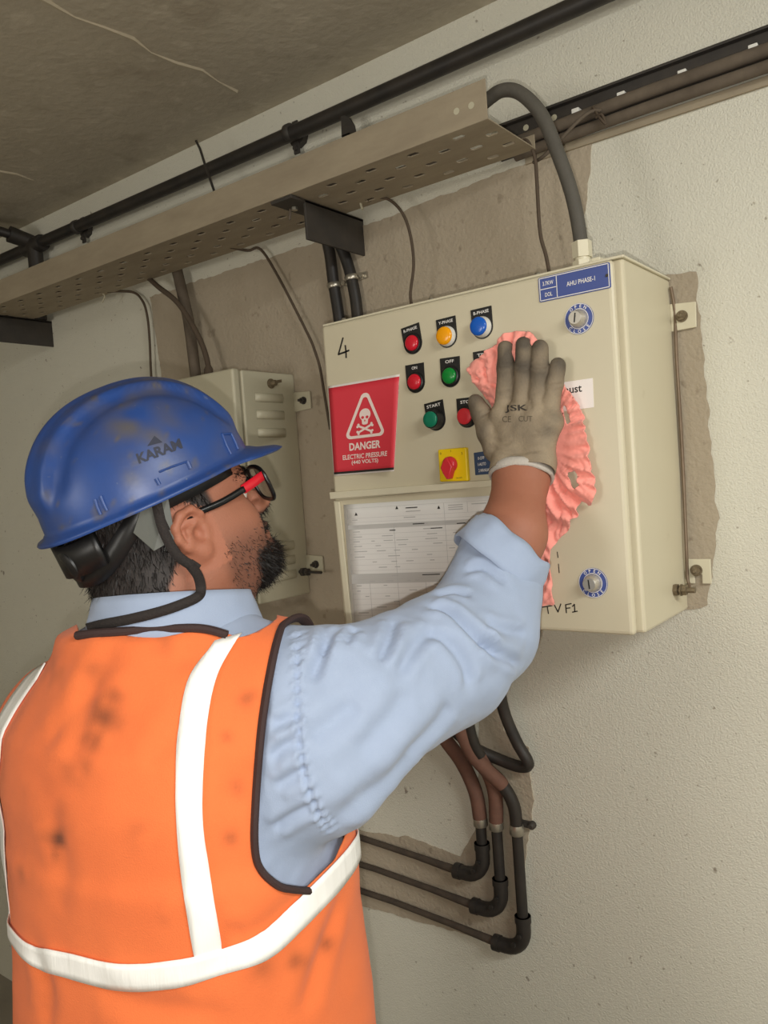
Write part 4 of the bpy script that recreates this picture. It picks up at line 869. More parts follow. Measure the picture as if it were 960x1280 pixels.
# ------------------------------------------------------------------ outer surface of the vest, needed by the shirt under it
g = Grid(axis((-.74, -.02, .005)), axis((-.93, -.40, .005)), axis((.78, 1.50, .005)))
torso(g, .016); g.frame(); g.stack(C0+RB*.006, RB, FB, [.79, .95, 1.05, 1.15], [.192, .184, .178, .174], [.160, .155, .150, .14], [0, .005, .008, .005], .014, k=.03)
g.chain([C0-RB*.165+np.array([0, 0, 1.265]), C0-RB*.170+np.array([0, 0, 1.14]), C0-RB*.165+np.array([0, 0, 1.00])], [.066, .062, .040], .06, world=True)
V, Q = g.mesh(); V = relax(V, Q, 4, .5); vb0 = bvh(V, tris(Q)); VN = vnormals(V, Q)
vf = [([(150, 800), (110, 870), (90, 960)], .003, .012), ([(120, 850), (60, 930)], .003, .012), ([(235, 900), (180, 960)], .002, .012), ([(300, 1150), (240, 1250)], .0035, .014), ([(430, 1120), (400, 1200), (380, 1270)], .004, .012), ([(120, 1230), (180, 1262), (280, 1268)], .004, .014), ([(45, 1180), (60, 1240), (55, 1279)], .004, .012), ([(290, 960), (285, 1060), (300, 1140)], .002, .012), ([(385, 1112), (330, 1160), (290, 1180)], .003, .012), ([(60, 1000), (80, 1080), (70, 1140)], .0025, .014)]
V = fold(V, VN, vb0, vf); V = V+VN*(.0035*noise_at(V, 9)+.0012*noise_at(V, 28, 2.))[:, None]
vb0 = bvh(V, tris(Q)); vestV, vestQ, vestN = V, Q, VN
holeP = [(372, 772), (352, 783), (340, 830), (328, 900), (320, 980), (317, 1050), (324, 1085), (345, 1106), (365, 1111), (384, 1110), (420, 1075), (452, 1000), (470, 900), (460, 800), (430, 740), (390, 750)]

# ------------------------------------------------------------------ shirt
g = Grid(axis((-.72, -.30, .006), (-.30, .02, .0036)), axis((-.93, -.72, .006), (-.72, -.24, .0036)), axis((.88, 1.12, .006), (1.12, 1.50, .0036)))
torso(g, .010)
slv = [at(386, 930, .835), at(436, 887, .85), at(503, 852, .895), at(555, 826, .94), at(600, 785, .99), at(616, 738, 1.015), at(630, 690, 1.03), at(644, 655, 1.04)]
srad = [.099, .083, .074, .074, .068, .056, .050, .048]
g.chain(slv[:3], srad[:3], .03, world=True, sq=_F, fac=1.45); g.chain(slv[2:], srad[2:], .025, world=True, sq=_F, fac=1.12)
g.chain([SHL, ELL, WRL], [.070, .066, .056], .03, world=True)
V, Q = g.mesh(); V = relax(V, Q, 2, .5)
fax2 = nrm(slv[-1]-slv[-3]); cutc = at(636, 680, 1.03)
cn = nrm(fax2*.9+RX*.42-_F*.12)
inarm = np.linalg.norm(V-cutc, axis=1) < .16
gcut = np.where(inarm, -(V-cutc)@cn, 1.0)
lfx = nrm(WRL-ELL); lc = ELL+(WRL-ELL)*.8; gcut = np.where(np.linalg.norm(V-lc, axis=1) < .11, -(V-lc)@lfx, gcut)
hn = np.hypot(V[:, 0]-C0[0], V[:, 1]-C0[1]); gcut = np.minimum(gcut, np.where(hn < .16, 1.425-V[:, 2], 1.0))
SV, ST = clip(V, Q, gcut); SN = vnormals(SV, ST); sb = bvh(SV, ST)
cr = lambda L: [(300+x/2.286, 600+y/2.286) for x, y in L]
folds = [(cr([(205, 580), (225, 520), (262, 445), (285, 420)]), .004, .006), (cr([(300, 470), (315, 435), (340, 425)]), .003, .005), (cr([(235, 500), (240, 450), (245, 415)]), .003, .005),
 (cr([(400, 520), (428, 450), (440, 400)]), .0035, .006), (cr([(450, 560), (505, 470), (560, 425)]), .003, .007), (cr([(540, 360), (600, 378), (670, 440), (745, 515)]), .006, .007),
 (cr([(655, 590), (645, 530), (600, 470), (540, 430)]), .004, .007), (cr([(690, 455), (735, 490), (800, 530)]), .005, .006), (cr([(700, 400), (760, 430), (820, 440)]), .003, .006),
 (cr([(260, 985), (340, 920), (430, 850), (510, 760)]), .003, .012), (cr([(200, 740), (270, 690), (340, 640)]), .003, .010), (cr([(330, 780), (420, 690), (480, 600)]), .0025, .012), (cr([(480, 790), (560, 700), (600, 640)]), .003, .011),
 (cr([(90, 700), (130, 690), (170, 660)]), .003, .006), (cr([(85, 800), (130, 760), (175, 740)]), .003, .006), (cr([(100, 880), (150, 850), (190, 830)]), .003, .006), (cr([(95, 1000), (150, 960), (210, 930)]), .003, .006), (cr([(560, 330), (610, 320), (660, 330)]), .003, .006), (cr([(640, 260), (700, 250), (760, 300)]), .003, .006)]
r3 = random.Random(5)
seam = cr([(168, 420), (165, 520), (166, 640), (172, 760), (190, 860), (225, 950), (258, 1000)])
folds.append((seam, .0022, .0022))
for i, (x, y) in enumerate(cat_spline(np.array([(a, b, 0) for a, b in seam]), 6)[2::2, :2]):
    folds.append(([(x-7, y+3), (x-1, y-1), (x+8, y-5+r3.uniform(-3, 3))], .0016, .0026))
folds = [(p, d*1.5, w) for p, d, w in folds]; SV = fold(SV, SN, sb, folds); SV = SV+SN*(.0016*noise_at(SV, 24)+.0008*noise_at(SV, 60, 3.0))[:, None]
holeX = holeP[:10]+[(700, 1110), (700, 600), (372, 600)]
_p2 = pix(SV); _sd = polysd(_p2, holeX); _dp = (SV-CAM)@_F
for _i in np.where((_dp < .97) & (_p2[:, 0] > 180) & (_p2[:, 0] < 480) & (SV[:, 2] < 1.40) & (_sd > -26))[0]:
    h = vb0.find_nearest(Vector(SV[_i]))
    if h[0] is None: continue
    p, n_ = np.array(h[0]), np.array(h[1]); al = -.006+max(0., -_sd[_i])*.0012
    e = (SV[_i]-p)@n_
    if e > al: SV[_i] = SV[_i]-n_*(e-al)
shirt = mesh_from('shirt', SV, ST, M['shirt'], person, True); s = shirt.modifiers.new('s', 'SOLIDIFY'); s.thickness = .0018; s.offset = -1
sb = bvh(SV, ST)
# rolled cuff
def cuffband(c, ax, ux, a, b, h, name, m, parent, n=64, wob=.0, rows=7, thick=.002, flare=.0, slant=(0, 0)):
    ax = nrm(ax); ux = nrm(np.asarray(ux)-ax*(ux@ax)); vx = np.cross(ax, ux); V = []
    for j in range(rows):
        t = j/(rows-1); 
        for i in range(n):
            f = 2*math.pi*i/n; bul = math.sin(math.pi*t)*.0035+flare*(1-t); w_ = wob*noise.noise(Vector((math.cos(f)*2.2, math.sin(f)*2.2, t*2+a*50)))
            V.append(c+ax*(h*(t-.5)+slant[0]*math.cos(f)+slant[1]*math.sin(f)+wob*1.5*noise.noise(Vector((math.cos(f)*1.7+5, math.sin(f)*1.7, (t > .5)*3))))+ux*math.cos(f)*(a+bul+w_)+vx*math.sin(f)*(b+bul+w_))
    F_ = [[j*n+i, j*n+(i+1) % n, (j+1)*n+(i+1) % n, (j+1)*n+i] for j in range(rows-1) for i in range(n)]
    o = mesh_from(name, V, F_, m, parent, True); s = o.modifiers.new('s', 'SOLIDIFY'); s.thickness = thick; s.offset = 0; return o
cuffband(at(629, 696, 1.026), cn, RX, .0545, .0515, .047, 'rolled_cuff', M['shirt'], shirt, wob=.004, flare=.008, thick=.003)
# collar
def ringcol(name, zfun, r0, r1, hgt, parent, m, c, n=72, gap=.9):
    V = []; rows = 6
    for j in range(rows+1):
        t = j/rows
        for i in range(n+1):
            f = math.pi/2+gap*.5+(2*math.pi-gap)*i/n; rr = r0+(r1-r0)*t
            V.append(c+RB*math.cos(f)*rr*1.03+FB*math.sin(f)*rr*.96+np.array([0, 0, zfun(f)+hgt*t])+.0015*noise.noise(Vector((i*.3, j, 2)))*np.array([1, 1, 0]))
    F_ = [[j*(n+1)+i, j*(n+1)+i+1, (j+1)*(n+1)+i+1, (j+1)*(n+1)+i] for j in range(rows) for i in range(n)]
    o = mesh_from(name, V, F_, m, parent, True); s = o.modifiers.new('s', 'SOLIDIFY'); s.thickness = .0028; s.offset = 0; return bvh(np.array(V), tris(F_))
CC = C0+RB*.019+FB*.004
colb = ringcol('collar', lambda f: 1.392-.012*math.sin(f)+.006*math.cos(f), .101, .086, .046, shirt, M['shirt'], CC)

# ------------------------------------------------------------------ safety vest
V, Q, VN = vestV, vestQ, vestN; P2 = pix(V); dep = (V-CAM)@_F
rc = (V-C0)@RB; fc = (V-C0)@FB
gh = np.maximum(np.maximum(polysd(P2, holeP)*.00083, .05-rc), dep-.94)                 # right armhole
lh = np.maximum(np.sqrt((fc/.085)**2+((V[:, 2]-1.275)/.125)**2)-1, (rc+.20)/.1)*.1           # left armhole
nh = np.maximum(np.sqrt(((rc-.018)/.108)**2+((fc-.006)/.098)**2)-1, (1.30-V[:, 2])*5)*.1
neckP = [(98, 793), (150, 789), (205, 786), (240, 784), (268, 787), (300, 797), (318, 791), (335, 782), (346, 773), (352, 700), (80, 690)]
nh = np.minimum(nh, np.maximum(polysd(P2, neckP)*.00085, (1.33-V[:, 2])*3))
gv = np.minimum(np.minimum(gh, lh), np.minimum(nh, (V[:, 2]-.80)))
dirt = np.zeros(len(V))
for x, y, r, a in ((132, 895, 26, .55), (118, 925, 14, .7), (140, 870, 16, .5), (68, 1050, 16, .9), (66, 1068, 10, .8), (96, 965, 20, .4), (310, 872, 14, .5), (70, 840, 18, .35), (28, 1092, 12, .4), (180, 1045, 18, .3), (215, 1140, 16, .4), (290, 1050, 12, .35), (372, 1200, 14, .5), (408, 1178, 12, .6), (330, 1210, 16, .35), (240, 830, 20, .2), (120, 845, 30, .3), (300, 985, 12, .3), (60, 1010, 40, .15), (200, 800, 22, .25), (285, 920, 8, .3)):
    d = np.hypot(P2[:, 0]-x, P2[:, 1]-y); dirt = np.maximum(dirt, a*np.exp(-(d/r)**2)*(VN@_F < .2))
dirt = np.clip(dirt*(.55+1.2*noise_at(V, 55, 1.)), 0, 1)
cv = np.concatenate([V, dirt[:, None]], 1)
def clipa(V, Q, gfun, A):       # clip and carry one attribute through a nearest lookup
    v, t = clip(V, Q, gfun); b = BVHTree.FromPolygons([tuple(p) for p in V], [tuple(int(i) for i in q) for q in tris(Q)]); TT = tris(Q); a = []
    for p in v:
        h = b.find_nearest(Vector(p)); i = TT[h[2]]; d = [np.linalg.norm(V[j]-p) for j in i]; a.append(A[i[int(np.argmin(d))]])
    return v, t, np.array(a)
VV, VT, VD = clipa(V, Q, gv, dirt)
vest = mesh_from('safety_vest', VV, VT, M['vest'], person, True, attrs={'dirt': VD}); s = vest.modifiers.new('s', 'SOLIDIFY'); s.thickness = .002; s.offset = -1
def on_vest(x, y, lift=.002, b=None):
    p, n = hit(b or vb0, x, y); return None if p is None else p+n*lift
def trace(pts, b, lift, n=6, extra=0, step=.008, sm=0):
    P = [on_vest(x, y, lift, b) for x, y in cat_spline(np.array([(x, y, 0) for x, y in pts], float), n)[:, :2]]; P = [p for p in P if p is not None]
    for _ in range(sm): P = [P[0]]+[(P[i-1]+P[i]*2+P[i+1])/4 for i in range(1, len(P)-1)]+[P[-1]]
    for _ in range(extra):
        d = nrm(P[-1]-P[-3]); h = b.find_nearest(Vector(P[-1]+d*step)); P.append(np.array(h[0])+np.array(h[1])*lift)
    return np.array(P)
MB().tube(trace([(384, 1113), (365, 1111), (345, 1106), (324, 1085), (317, 1050), (320, 980), (328, 900), (340, 830), (350, 790), (356, 781)], vb0, .0015, extra=18), .0062, 8, flat=.6).build('armhole_binding', M['binding'], vest, True)
MB().tube(trace([(99, 797), (120, 795), (150, 793), (180, 791), (210, 790), (240, 788), (262, 789), (284, 796)], vb0, .0035, sm=14), .0046, 8).build('neck_binding', M['binding'], vest, True)
def ribbon(name, Lp, Rp, b, m, parent, lift=.0022, n=10, across=5, extra=0, pre=0):
    A = cat_spline(np.array([(x, y, 0) for x, y in Lp], float), n)[:, :2]; B = cat_spline(np.array([(x, y, 0) for x, y in Rp], float), n)[:, :2]; rows = []
    for a, c in zip(A, B):
        r = [on_vest(*(a+(c-a)*k/(across-1)), lift, b) for k in range(across)]
        if all(p is not None for p in r): rows.append(r)
    rows = [np.array(r) for r in rows]
    def march(r1, r0, k):
        out = []
        for _ in range(k):
            d = (r1-r0).mean(0); d = nrm(d)*.010; q = []
            for p in r1+d: h = b.find_nearest(Vector(p)); q.append(np.array(h[0])+np.array(h[1])*lift)
            r0, r1 = r1, np.array(q); out.append(r1)
        return out
    if len(rows) < 3: return None, rows
    if extra: rows += march(rows[-1], rows[-3], extra)
    if pre: rows = march(rows[0], rows[2], pre)[::-1]+rows
    V = np.concatenate(rows); k = across; F_ = [[j*k+i, j*k+i+1, (j+1)*k+i+1, (j+1)*k+i] for j in range(len(rows)-1) for i in range(k-1)]
    o = mesh_from(name, V, F_, m, parent, True); s = o.modifiers.new('s', 'SOLIDIFY'); s.thickness = .0012; s.offset = 0; return o, rows
tp, rows = ribbon('reflective_tape', [(262, 812), (236, 850), (224, 910), (220, 980), (222, 1040), (228, 1100), (236, 1150), (243, 1195)], [(296, 801), (272, 845), (260, 900), (254, 970), (254, 1030), (262, 1090), (270, 1140), (279, 1195)], vb0, M['tape'], vest, pre=1)
tp, rows = ribbon('reflective_tape', [(12, 1152), (38, 1178), (90, 1190), (150, 1203), (215, 1199), (270, 1186), (320, 1168), (365, 1128), (400, 1094), (430, 1062), (446, 1040)], [(18, 1178), (42, 1205), (92, 1222), (150, 1235), (215, 1233), (280, 1216), (335, 1196), (378, 1158), (415, 1120), (440, 1088), (449, 1068)], vb0, M['tape'], vest, .003, extra=22, pre=20)
tp, rows = ribbon('reflective_tape', [(34, 848), (20, 866), (8, 884), (-2, 902)], [(48, 850), (34, 870), (20, 892), (8, 914)], vb0, M['tape'], vest, pre=2, extra=26)

# ------------------------------------------------------------------ gloves
def glove_sdf():
    y0 = -.229; g = Grid(axis((-.235, -.055, .0016)), axis((-.305, -.2125, .0016)), axis((1.515, 1.755, .0016)))
    def q(x, y, dy=0.0): return onY(x, y, y0-dy)
    K = dict(i=q(628, 519, .009), m=q(650, 515, .011), r=q(671, 518, .010), p=q(689, 528, .007)); wl, wr = q(636, 578, .0225), q(673, 580, .0225)
    for key in 'imrp':
        for w_ in (wl, wr): g.cone(w_, K[key], .0165, .0135, .012, world=True)
    g.cone(wl, wr, .0215, .0215, .012, world=True); g.cone(K['i'], K['p'], .0125, .0125, .010, world=True); g.cone(wl-FAX*.03-np.array([0, .004, 0]), wr-FAX*.03-np.array([0, .004, 0]), .023, .023, .02, world=True)
    for key, pts, rr in (('i', [(632, 488), (632.5, 460), (632, 436)], [.0130, .0127, .0115]), ('m', [(654, 490), (655, 459), (655, 431)], [.0130, .0127, .0115]), ('r', [(673, 490), (674.5, 461), (675, 435)], [.0128, .0123, .0112]), ('p', [(688.5, 503), (693.5, 479), (697.5, 456.5)], [.0122, .0116, .0105])):
        P = [K[key], q(*pts[0], .004), q(*pts[1], .0022), q(*pts[2], -.001)]; g.chain(P, [.0132]+rr, .004, world=True)
    T_ = [q(622, 562, .016), q(611, 540, .012), q(601.5, 517, .006), q(594.5, 503, .003)]; g.chain(T_, [.020, .0162, .0135, .0118], .006, world=True)
    g.cone(T_[1], K['i'], .010, .010, .012, world=True)
    for a in ('i', 'm', 'r', 'p'): g.ell(K[a]-np.array([0, .004, 0]), (.010, .0115, .010), .008)
    return g
g = glove_sdf(); V, Q = g.mesh(); V = relax(V, Q, 2, .5)
gN = vnormals(V, Q); gP = pix(V); gb = bvh(V, tris(Q))
gl_f = [([(622, 461), (640, 459)], .0012, .0018), ([(645, 459), (665, 458)], .0012, .0018), ([(665, 462), (685, 461)], .0010, .0018), ([(684, 482), (703, 480)], .0010, .0018), ([(600, 520), (612, 515)], .0010, .002), ([(620, 492), (641, 489)], .0010, .0025), ([(612, 560), (640, 566), (680, 562)], .0012, .003), ([(608, 545), (625, 553), (640, 553)], .001, .003), ([(690, 535), (678, 542), (668, 540)], .0012, .0022), ([(640, 500), (648, 510)], .0008, .003), ([(662, 500), (664, 512)], .0008, .003)]
V = fold(V, gN, gb, gl_f); V = V+gN*(.0007*noise_at(V, 70))[:, None]
gd = np.clip(smooth01(-gP[:, 1], -512, -455)*.8+smooth01(-gP[:, 0], -618, -600)*.6, 0, .9)*np.clip(.75+.9*noise_at(V, 45, 4.), .2, 1)
for x, y, r, a in ((650, 532, 16, .25), (685, 538, 12, .5), (654, 540, 20, .2), (628, 480, 12, .3), (652, 480, 12, .3), (672, 478, 10, .25), (694, 520, 10, .35), (640, 566, 14, .15)): gd = np.maximum(gd, a*np.exp(-(np.hypot(gP[:, 0]-x, gP[:, 1]-y)/r)**2))
wc = WR-FAX*.000
gcl = (V-(WR-FAX*.004))@FAX
GV, GT, GD = clipa(V, Q, gcl, gd)
glove = mesh_from('glove', GV, GT, M['glove'], person, True, attrs={'dirt': GD}); s = glove.modifiers.new('s', 'SOLIDIFY'); s.thickness = .0012; s.offset = -1
cuffband(WR-FAX*.001, FAX, FSX, .0405, .0345, .014, 'knit_cuff', M['glove_cuff'], glove, thick=.003, flare=.0015, rows=6, wob=.0012)
t = MB()
gb = bvh(GV, GT)
def surf_text(mb, s_, x, y, ux, uy, wpx, hpx, b, bold=.0, lift=.0005):
    Vt, Fc = text_mesh(s_, bold); e = Vt[:, :2].max(0)-Vt[:, :2].min(0); out = []
    for p in Vt:
        q = np.array([x, y])+np.array(ux)*p[0]*wpx/e[0]-np.array(uy)*p[1]*hpx/e[1]; h, n = hit(b, *q)
        if h is None: return
        out.append(h+n*lift)
    mb.add(out, Fc)
surf_text(t, 'JSK', 645.5, 511, (1, -.03), (.03, 1), 28, 9.5, gb, .02)
t2 = MB(); surf_text(t2, 'CE', 633.5, 524, (1, 0), (0, 1), 11, 7.5, gb, .0); surf_text(t2, 'CUT', 657, 523.5, (1, 0), (0, 1), 17, 7, gb, .0)
M['faint'] = mat('faded_glove_print', (94, 84, 70), .9); M['gprint'] = mat('dark_glove_print', (58, 52, 46), .9)
o = t.build('glove_print', M['gprint'], glove); o = t2.build('faded_print', M['faint'], glove)
# left glove: same glove mirrored, on the hidden left wrist
lw = nrm(WRL-ELL); U0 = np.stack([FSX, np.cross(FAX, FSX), FAX], 1); lu = nrm(np.cross(lw, (0, 0, 1))); U1 = np.stack([-lu, -np.cross(lw, lu)*-1, lw], 1)
LV = (GV-WR)@U0; LV = LV@U1.T+WRL
lgv = mesh_from('glove', LV, GT if np.linalg.det(U1)*np.linalg.det(U0) > 0 else GT[:, ::-1], M['glove'], person, True, attrs={'dirt': GD*.5})

# ------------------------------------------------------------------ pink rag under the hand
R0 = [(590.5, 461.5), (597, 452), (609, 446), (619, 436), (631, 423), (640, 417), (649, 415.5), (660, 416), (673, 420), (688, 450), (700, 470), (707, 478), (713, 487), (720, 496), (732, 522), (734, 535), (738, 549), (740, 567), (745, 588), (747, 600), (750, 612), (747, 625), (738, 632), (734, 628), (728, 627), (727, 634), (726, 646), (719, 647), (714, 660), (708, 668), (702.5, 672), (697, 680), (692.5, 692), (695, 715), (697, 735), (699.5, 752.5), (692, 753), (683, 754.5), (684, 738), (683, 715), (681, 690), (672, 660), (655, 600), (640, 560), (625, 530), (616.4, 512), (612, 502), (604.5, 490), (597, 475)]
R0 = cat_spline(np.array([(x, y, 0) for x, y in R0]), 3, True)[:, :2]
pz = lambda L: np.array([[p[0], p[2]] for p in (pp(x, y) for x, y in L)])
RP = jag(pz(R0), .003, .0016, 9); H1 = jag(pz([(713, 590), (722, 587.5), (727, 597), (729, 607), (724, 613), (719, 606), (716, 598)]), .002, .001, 4); H2 = jag(pz([(705.5, 511), (709, 506), (713, 519), (714.5, 528), (710, 531), (707, 524)]), .002, .0008, 5)
lo, hi = RP.min(0)-.004, RP.max(0)+.004; hh = .0021; nx_, nz2 = int((hi[0]-lo[0])/hh)+1, int((hi[1]-lo[1])/hh)+1
GX, GZ = np.meshgrid(lo[0]+np.arange(nx_)*hh, lo[1]+np.arange(nz2)*hh, indexing='xy'); PT2 = np.stack([GX.ravel(), GZ.ravel()], 1)
sd = np.minimum(np.minimum(-polysd(PT2, RP), polysd(PT2, H1)), polysd(PT2, H2))
piv = pz([(668, 545)])[0]; dx, dz = PT2[:, 0]-piv[0], PT2[:, 1]-piv[1]; rad = np.hypot(dx, dz); ang = np.arctan2(dx, -dz)
def rn(a, b, c=0.): return np.array([noise.noise(Vector((u, v, c))) for u, v in zip(a, b)])
ridge = 1-np.abs(rn(ang*6+rn(PT2[:, 0]*14, PT2[:, 1]*14)*1.2, rad*9, 1.))*2.2; ridge2 = 1-np.abs(rn(ang*13+2*rn(PT2[:, 0]*25, PT2[:, 1]*25, 4.), rad*16, 7.))*2.0
fine = rn(PT2[:, 0]*170, PT2[:, 1]*170, 3.); amp = smooth01(rad, .035, .10)
fan = smooth01(pz([(628, 470)])[0][0]-PT2[:, 0], 0, .02)
hgt = .0022+amp*(.0135*np.clip(ridge, 0, 1)**1.4+.0055*np.clip(ridge2, 0, 1))+.0011*fine*(.3+amp)+fan*.0018*np.sin((dx*.55+dz)*620+3*fine)
_t = pz([(603, 460)])[0]; hgt = np.maximum(hgt, .0125*np.exp(-(np.hypot(PT2[:, 0]-_t[0], PT2[:, 1]-_t[1])/.017)**4)+hgt*.3)
hgt = np.clip(hgt, .0008, None)
V = np.stack([PT2[:, 0], PY-hgt, PT2[:, 1]], 1); I = np.arange(nx_*nz2).reshape(nz2, nx_)
Qr = np.stack([I[:-1, :-1].ravel(), I[:-1, 1:].ravel(), I[1:, 1:].ravel(), I[1:, :-1].ravel()], 1)
rv, rt_ = clip(V, Qr, sd)
rag = mesh_from('cleaning_rag', rv, rt_, M['rag'], None, True); props(rag, 'crumpled salmon pink rag with torn holes, pressed on the panel by the gloved hand', 'rag')
s = rag.modifiers.new('s', 'SOLIDIFY'); s.thickness = .0012; s.offset = 0

# ------------------------------------------------------------------ hard hat
hat = thing('hard_hat', 'scuffed blue hard hat with a short peak on the head', 'helmet', HL(0, 0, .05))
ZB = .052; A_, B_, H_ = .122, .105, .119; nU, nVv = 128, 40
def dome(phi, psi):
    ex = .86; cp, sp = math.cos(psi)**ex if psi < math.pi/2-1e-6 else 0.0, math.sin(psi)**.96
    x = .000+A_*math.cos(phi)*cp; y = B_*math.sin(phi)*cp; z = ZB+H_*sp
    rid = smooth01(.040-abs(y), 0, .0045)*.0058*smooth01(sp, .18, .4)+.004*math.exp(-(y/.010)**2)*smooth01(sp, .25, .6)
    dent = -.004*math.exp(-((abs(y)-.050)/.010)**2)*smooth01(sp, .25, .5)
    k = 1+(rid+dent)/.12; return np.array([x*k, y*k, ZB+(z-ZB)*k])
V = []; rows = 0
prof = [(.0, -.0015), (.005, -.0035), (.0105, -.0030), (.0115, -.0008), (.0100, .0012), (.004, .0020), (.0015, .0045)]
def visor(phi): c = max(0, math.cos(phi)); return .034*smooth01(c, .45, .95), .004*smooth01(max(0, -math.cos(phi)), .5, 1)
for o_, dz_ in prof:
    for i in range(nU):
        f = 2*math.pi*i/nU; p = dome(f, 0); vz, bk = visor(f); tt = o_/.0115; n_ = nrm([math.cos(f)/A_, math.sin(f)/B_, 0])
        V.append(HL(*(p+n_*o_*.72+np.array([vz*tt, 0, 0])+np.array([-bk*tt, 0, 0])+np.array([0, 0, dz_-.012*(vz/.034)*tt-.002*bk/.004*tt])))); 
    rows += 1
for j in range(1, nVv):
    ps = math.pi/2*(j/nVv)
    for i in range(nU): V.append(HL(*dome(2*math.pi*i/nU, ps)))
    rows += 1
V.append(HL(*dome(0, math.pi/2-1e-7))); top = len(V)-1
F_ = [[j*nU+i, j*nU+(i+1) % nU, (j+1)*nU+(i+1) % nU, (j+1)*nU+i] for j in range(rows-1) for i in range(nU)]+[[(rows-1)*nU+i, (rows-1)*nU+(i+1) % nU, top] for i in range(nU)]
hv = np.array(V); hp2 = pix(hv); hd = np.zeros(len(hv))
for x, y, r, a in ((160, 520, 30, .6), (200, 540, 35, .45), (195, 480, 25, .55), (100, 500, 20, .5), (162, 600, 12, .5), (225, 560, 18, .3), (70, 640, 16, .5), (280, 560, 14, .3), (60, 560, 15, .35), (150, 635, 14, .45), (240, 490, 20, .35)): hd = np.maximum(hd, a*np.exp(-(np.hypot(hp2[:, 0]-x, hp2[:, 1]-y)/r)**2))
hd = np.clip(hd+.25*smooth01(noise_at(hv, 9, 2.), .0, .5), 0, 1)*np.clip(.6+1.5*noise_at(hv, 40), 0, 1.3)+.55*smooth01(noise_at(hv*np.array([1, 1, 1]), 75, 8.), .42, .6)
shell = mesh_from('shell', hv, F_, M['helmet'], hat, True, 60, attrs={'dirt': np.clip(hd, 0, 1)}); s = shell.modifiers.new('s', 'SOLIDIFY'); s.thickness = .0024; s.offset = -1
hb = BVHTree.FromPolygons([tuple(p) for p in hv], F_)
t = MB(); ux = nrm([.94, -.34]); uy = np.array([-ux[1], ux[0]])
surf_text(t, 'KARAM', 199, 564, ux, uy, 58, 13, hb, .035, .0007)
def surf_poly(mb, pts, b, lift):
    P = [hit(b, *p) for p in pts]; mb.add([p+n*lift for p, n in P], [list(range(len(P)))])
surf_poly(t, [(193, 545), (203, 553), (184, 558)], hb, .0007); t.build('maker_print', M['helmet_mark'], shell)
def surf_ridge(name, pts, r, lift=.0005, m='helmet'):
    P = [hit(hb, *p) for p in pts]; return MB().tube([p+n*lift for p, n in P if p is not None], r, 8).build(name, M[m], hat, True)
surf_ridge('accessory_slot', [(195, 598), (199, 606)], .0022); surf_ridge('accessory_slot', [(234, 577), (238, 586)], .0022); surf_ridge('slot_ledge', [(199, 590), (216, 583), (234, 577)], .0012)
for P in ([(277, 543), (282, 556), (288, 568)], [(288, 542), (293, 552), (297, 562)], [(277, 543), (288, 542)]): surf_ridge('vent_rib', P, .0017)
for P in ([(119, 624), (122, 634), (126, 643)], [(126, 620), (130, 630), (134, 638)]): surf_ridge('vent_rib', P, .0017)
# suspension
def hband(name, fun, w, m, parent, a0=0, a1=2*math.pi, n=72, th=.0025):
    V = []
    for i in range(n+1):
        f = a0+(a1-a0)*i/n; x, y, z = fun(f); V += [HL(x, y, z-w/2), HL(x, y, z+w/2)]
    o = mesh_from(name, V, [[2*i, 2*i+2, 2*i+3, 2*i+1] for i in range(n)], m, parent, True); s = o.modifiers.new('s', 'SOLIDIFY'); s.thickness = th; s.offset = 0; return o
hband('headband', lambda f: (-.006+.108*math.cos(f), .088*math.sin(f), .050-.046*smooth01(-math.cos(f), .15, .95)), .026, M['black'], hat)
hband('nape_band', lambda f: (-.010+.110*math.cos(f), .086*math.sin(f),   .030-.006*smooth01(-math.cos(f), .5, 1)), .036, M['black'], hat, math.radians(135), math.radians(225), 24, .006)
q = MB(); q.lathe([(.020, 0), (.021, .004), (.021, .012), (.017, .016), (.010, .017), (.009, .014), (0, .014)], HL(-.104, -.014, .020), -HX-HZ*.12, 24); q.build('ratchet_knob', M['black'], hat, True, 40)
for s_ in (-1, 1):
    MB().prism([HL(x, s_*y, z) for x, y, z in ((-.040, .088, .050), (-.010, .090, .050), (-.022, .088, .006), (-.046, .083, .004), (-.056, .080, .030))], HY*s_*.002).build('hanger_tab', M['grey_tab'], hat)
    hband('cradle_strap', lambda f: (-.02+.02*math.sin(f)*0-.006*math.cos(f), s_*(.098-.012*smooth01(f, 0, 1.5)), .055-.045*f/1.5), .018, M['strap'], hat, 0, 1.5, 10)
def webbing(name, pts, w, th, m, parent, up):
    P = cat_spline(pts, 8); T = np.gradient(P, axis=0); T /= np.linalg.norm(T, axis=1)[:, None]; V = []
    for i, (p, t_) in enumerate(zip(P, T)):
        uu = up(i/(len(P)-1)) if callable(up) else up; nn = nrm(np.asarray(uu)-t_*(uu@t_)); b_ = np.cross(t_, nn); V += [p-b_*w/2, p+b_*w/2]
    o = mesh_from(name, V, [[2*i, 2*i+2, 2*i+3, 2*i+1] for i in range(len(P)-1)], m, parent, True); s = o.modifiers.new('s', 'SOLIDIFY'); s.thickness = th; s.offset = 0; return o
_cs = []
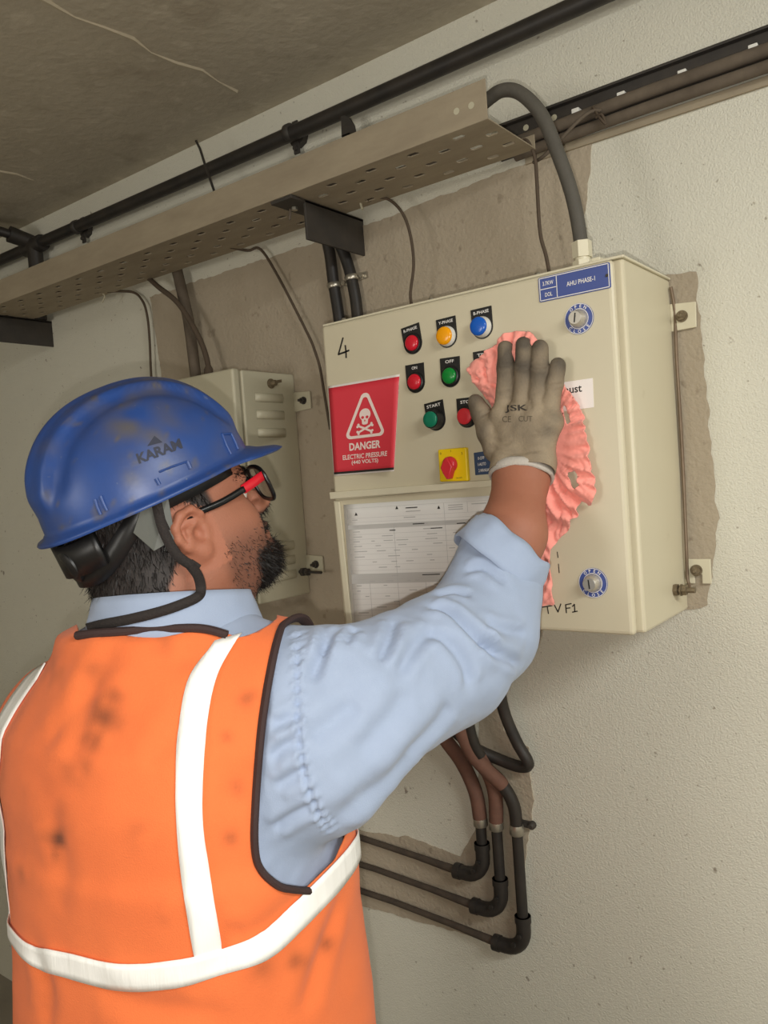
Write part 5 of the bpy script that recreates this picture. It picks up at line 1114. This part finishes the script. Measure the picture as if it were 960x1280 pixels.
for x, y in ((246, 747), (226, 757), (200, 766), (165, 775), (135, 781), (116, 786)):
    p, n_ = hit(colb, x, y)
    if p is None: p, n_ = hit(vb0, x, y)
    if p is not None: _cs.append(p+n_*.0055)
webbing('chin_strap', [HL(-.024, -.096, .052), HL(-.030, -.094, .022), HL(-.028, -.092, -.010), HL(-.014, -.090, -.034), at(237, 705, .848), at(247, 719, .838), at(251, 735, .826)]+_cs, .0105, .002, M['strap'], hat, -_F+HY*-.5)

# ------------------------------------------------------------------ spectacles
spec = thing('eyeglasses', 'black-framed eyeglasses with red hinges on the face', 'glasses', HL(.10, 0, .015))
def rim(s_):
    P = []
    for i in range(40):
        f = 2*math.pi*i/40; c, si = math.cos(f), math.sin(f); u = .0275*np.sign(c)*abs(c)**.62; v = .0205*np.sign(si)*abs(si)**.62
        if v < 0: u *= .93
        yy = .036+u; P.append(HL(.116-.10*max(0, yy-.01)**1.25*1.9-.10*v*.9, s_*yy, .0105+v*1.06))
    return np.array(P)
fr = MB()
for s_ in (-1, 1): R_ = rim(s_); fr.tube(np.concatenate([R_, R_[:2]]), .0027, 8)
fr.tube(cat_spline([HL(.1185, -.010, .016), HL(.122, 0, .019), HL(.1185, .010, .016)], 6), .0022, 8)
fo_ = fr.build('front_frame', M['frame'], spec, True, 60)
for s_ in (-1, 1):
    R_ = rim(s_); c = R_.mean(0); nl = 40; mesh_from('lens', np.concatenate([R_, [c+HX*.0015]]), [[i, (i+1) % nl, nl] for i in range(nl)], M['lens'], spec, True)
    hz = [HL(.1065, s_*.065, .0215), HL(.100, s_*.0695, .0215), HL(.090, s_*.0735, .0205), HL(.074, s_*.0765, .0190)]
    webbing('hinge_cover', hz, .0105, .003, M['frame_red'], spec, np.array(HY*s_))
    webbing('temple_arm', [HL(.076, s_*.0763, .0190), HL(.045, s_*.0800, .0175), HL(.012, s_*.0815, .0195), HL(-.006, s_*.0815, .0210), HL(-.022, s_*.085, .012), HL(-.034, s_*.082, -.004)], .0072, .003, M['frame'], spec, np.array(HY*s_))
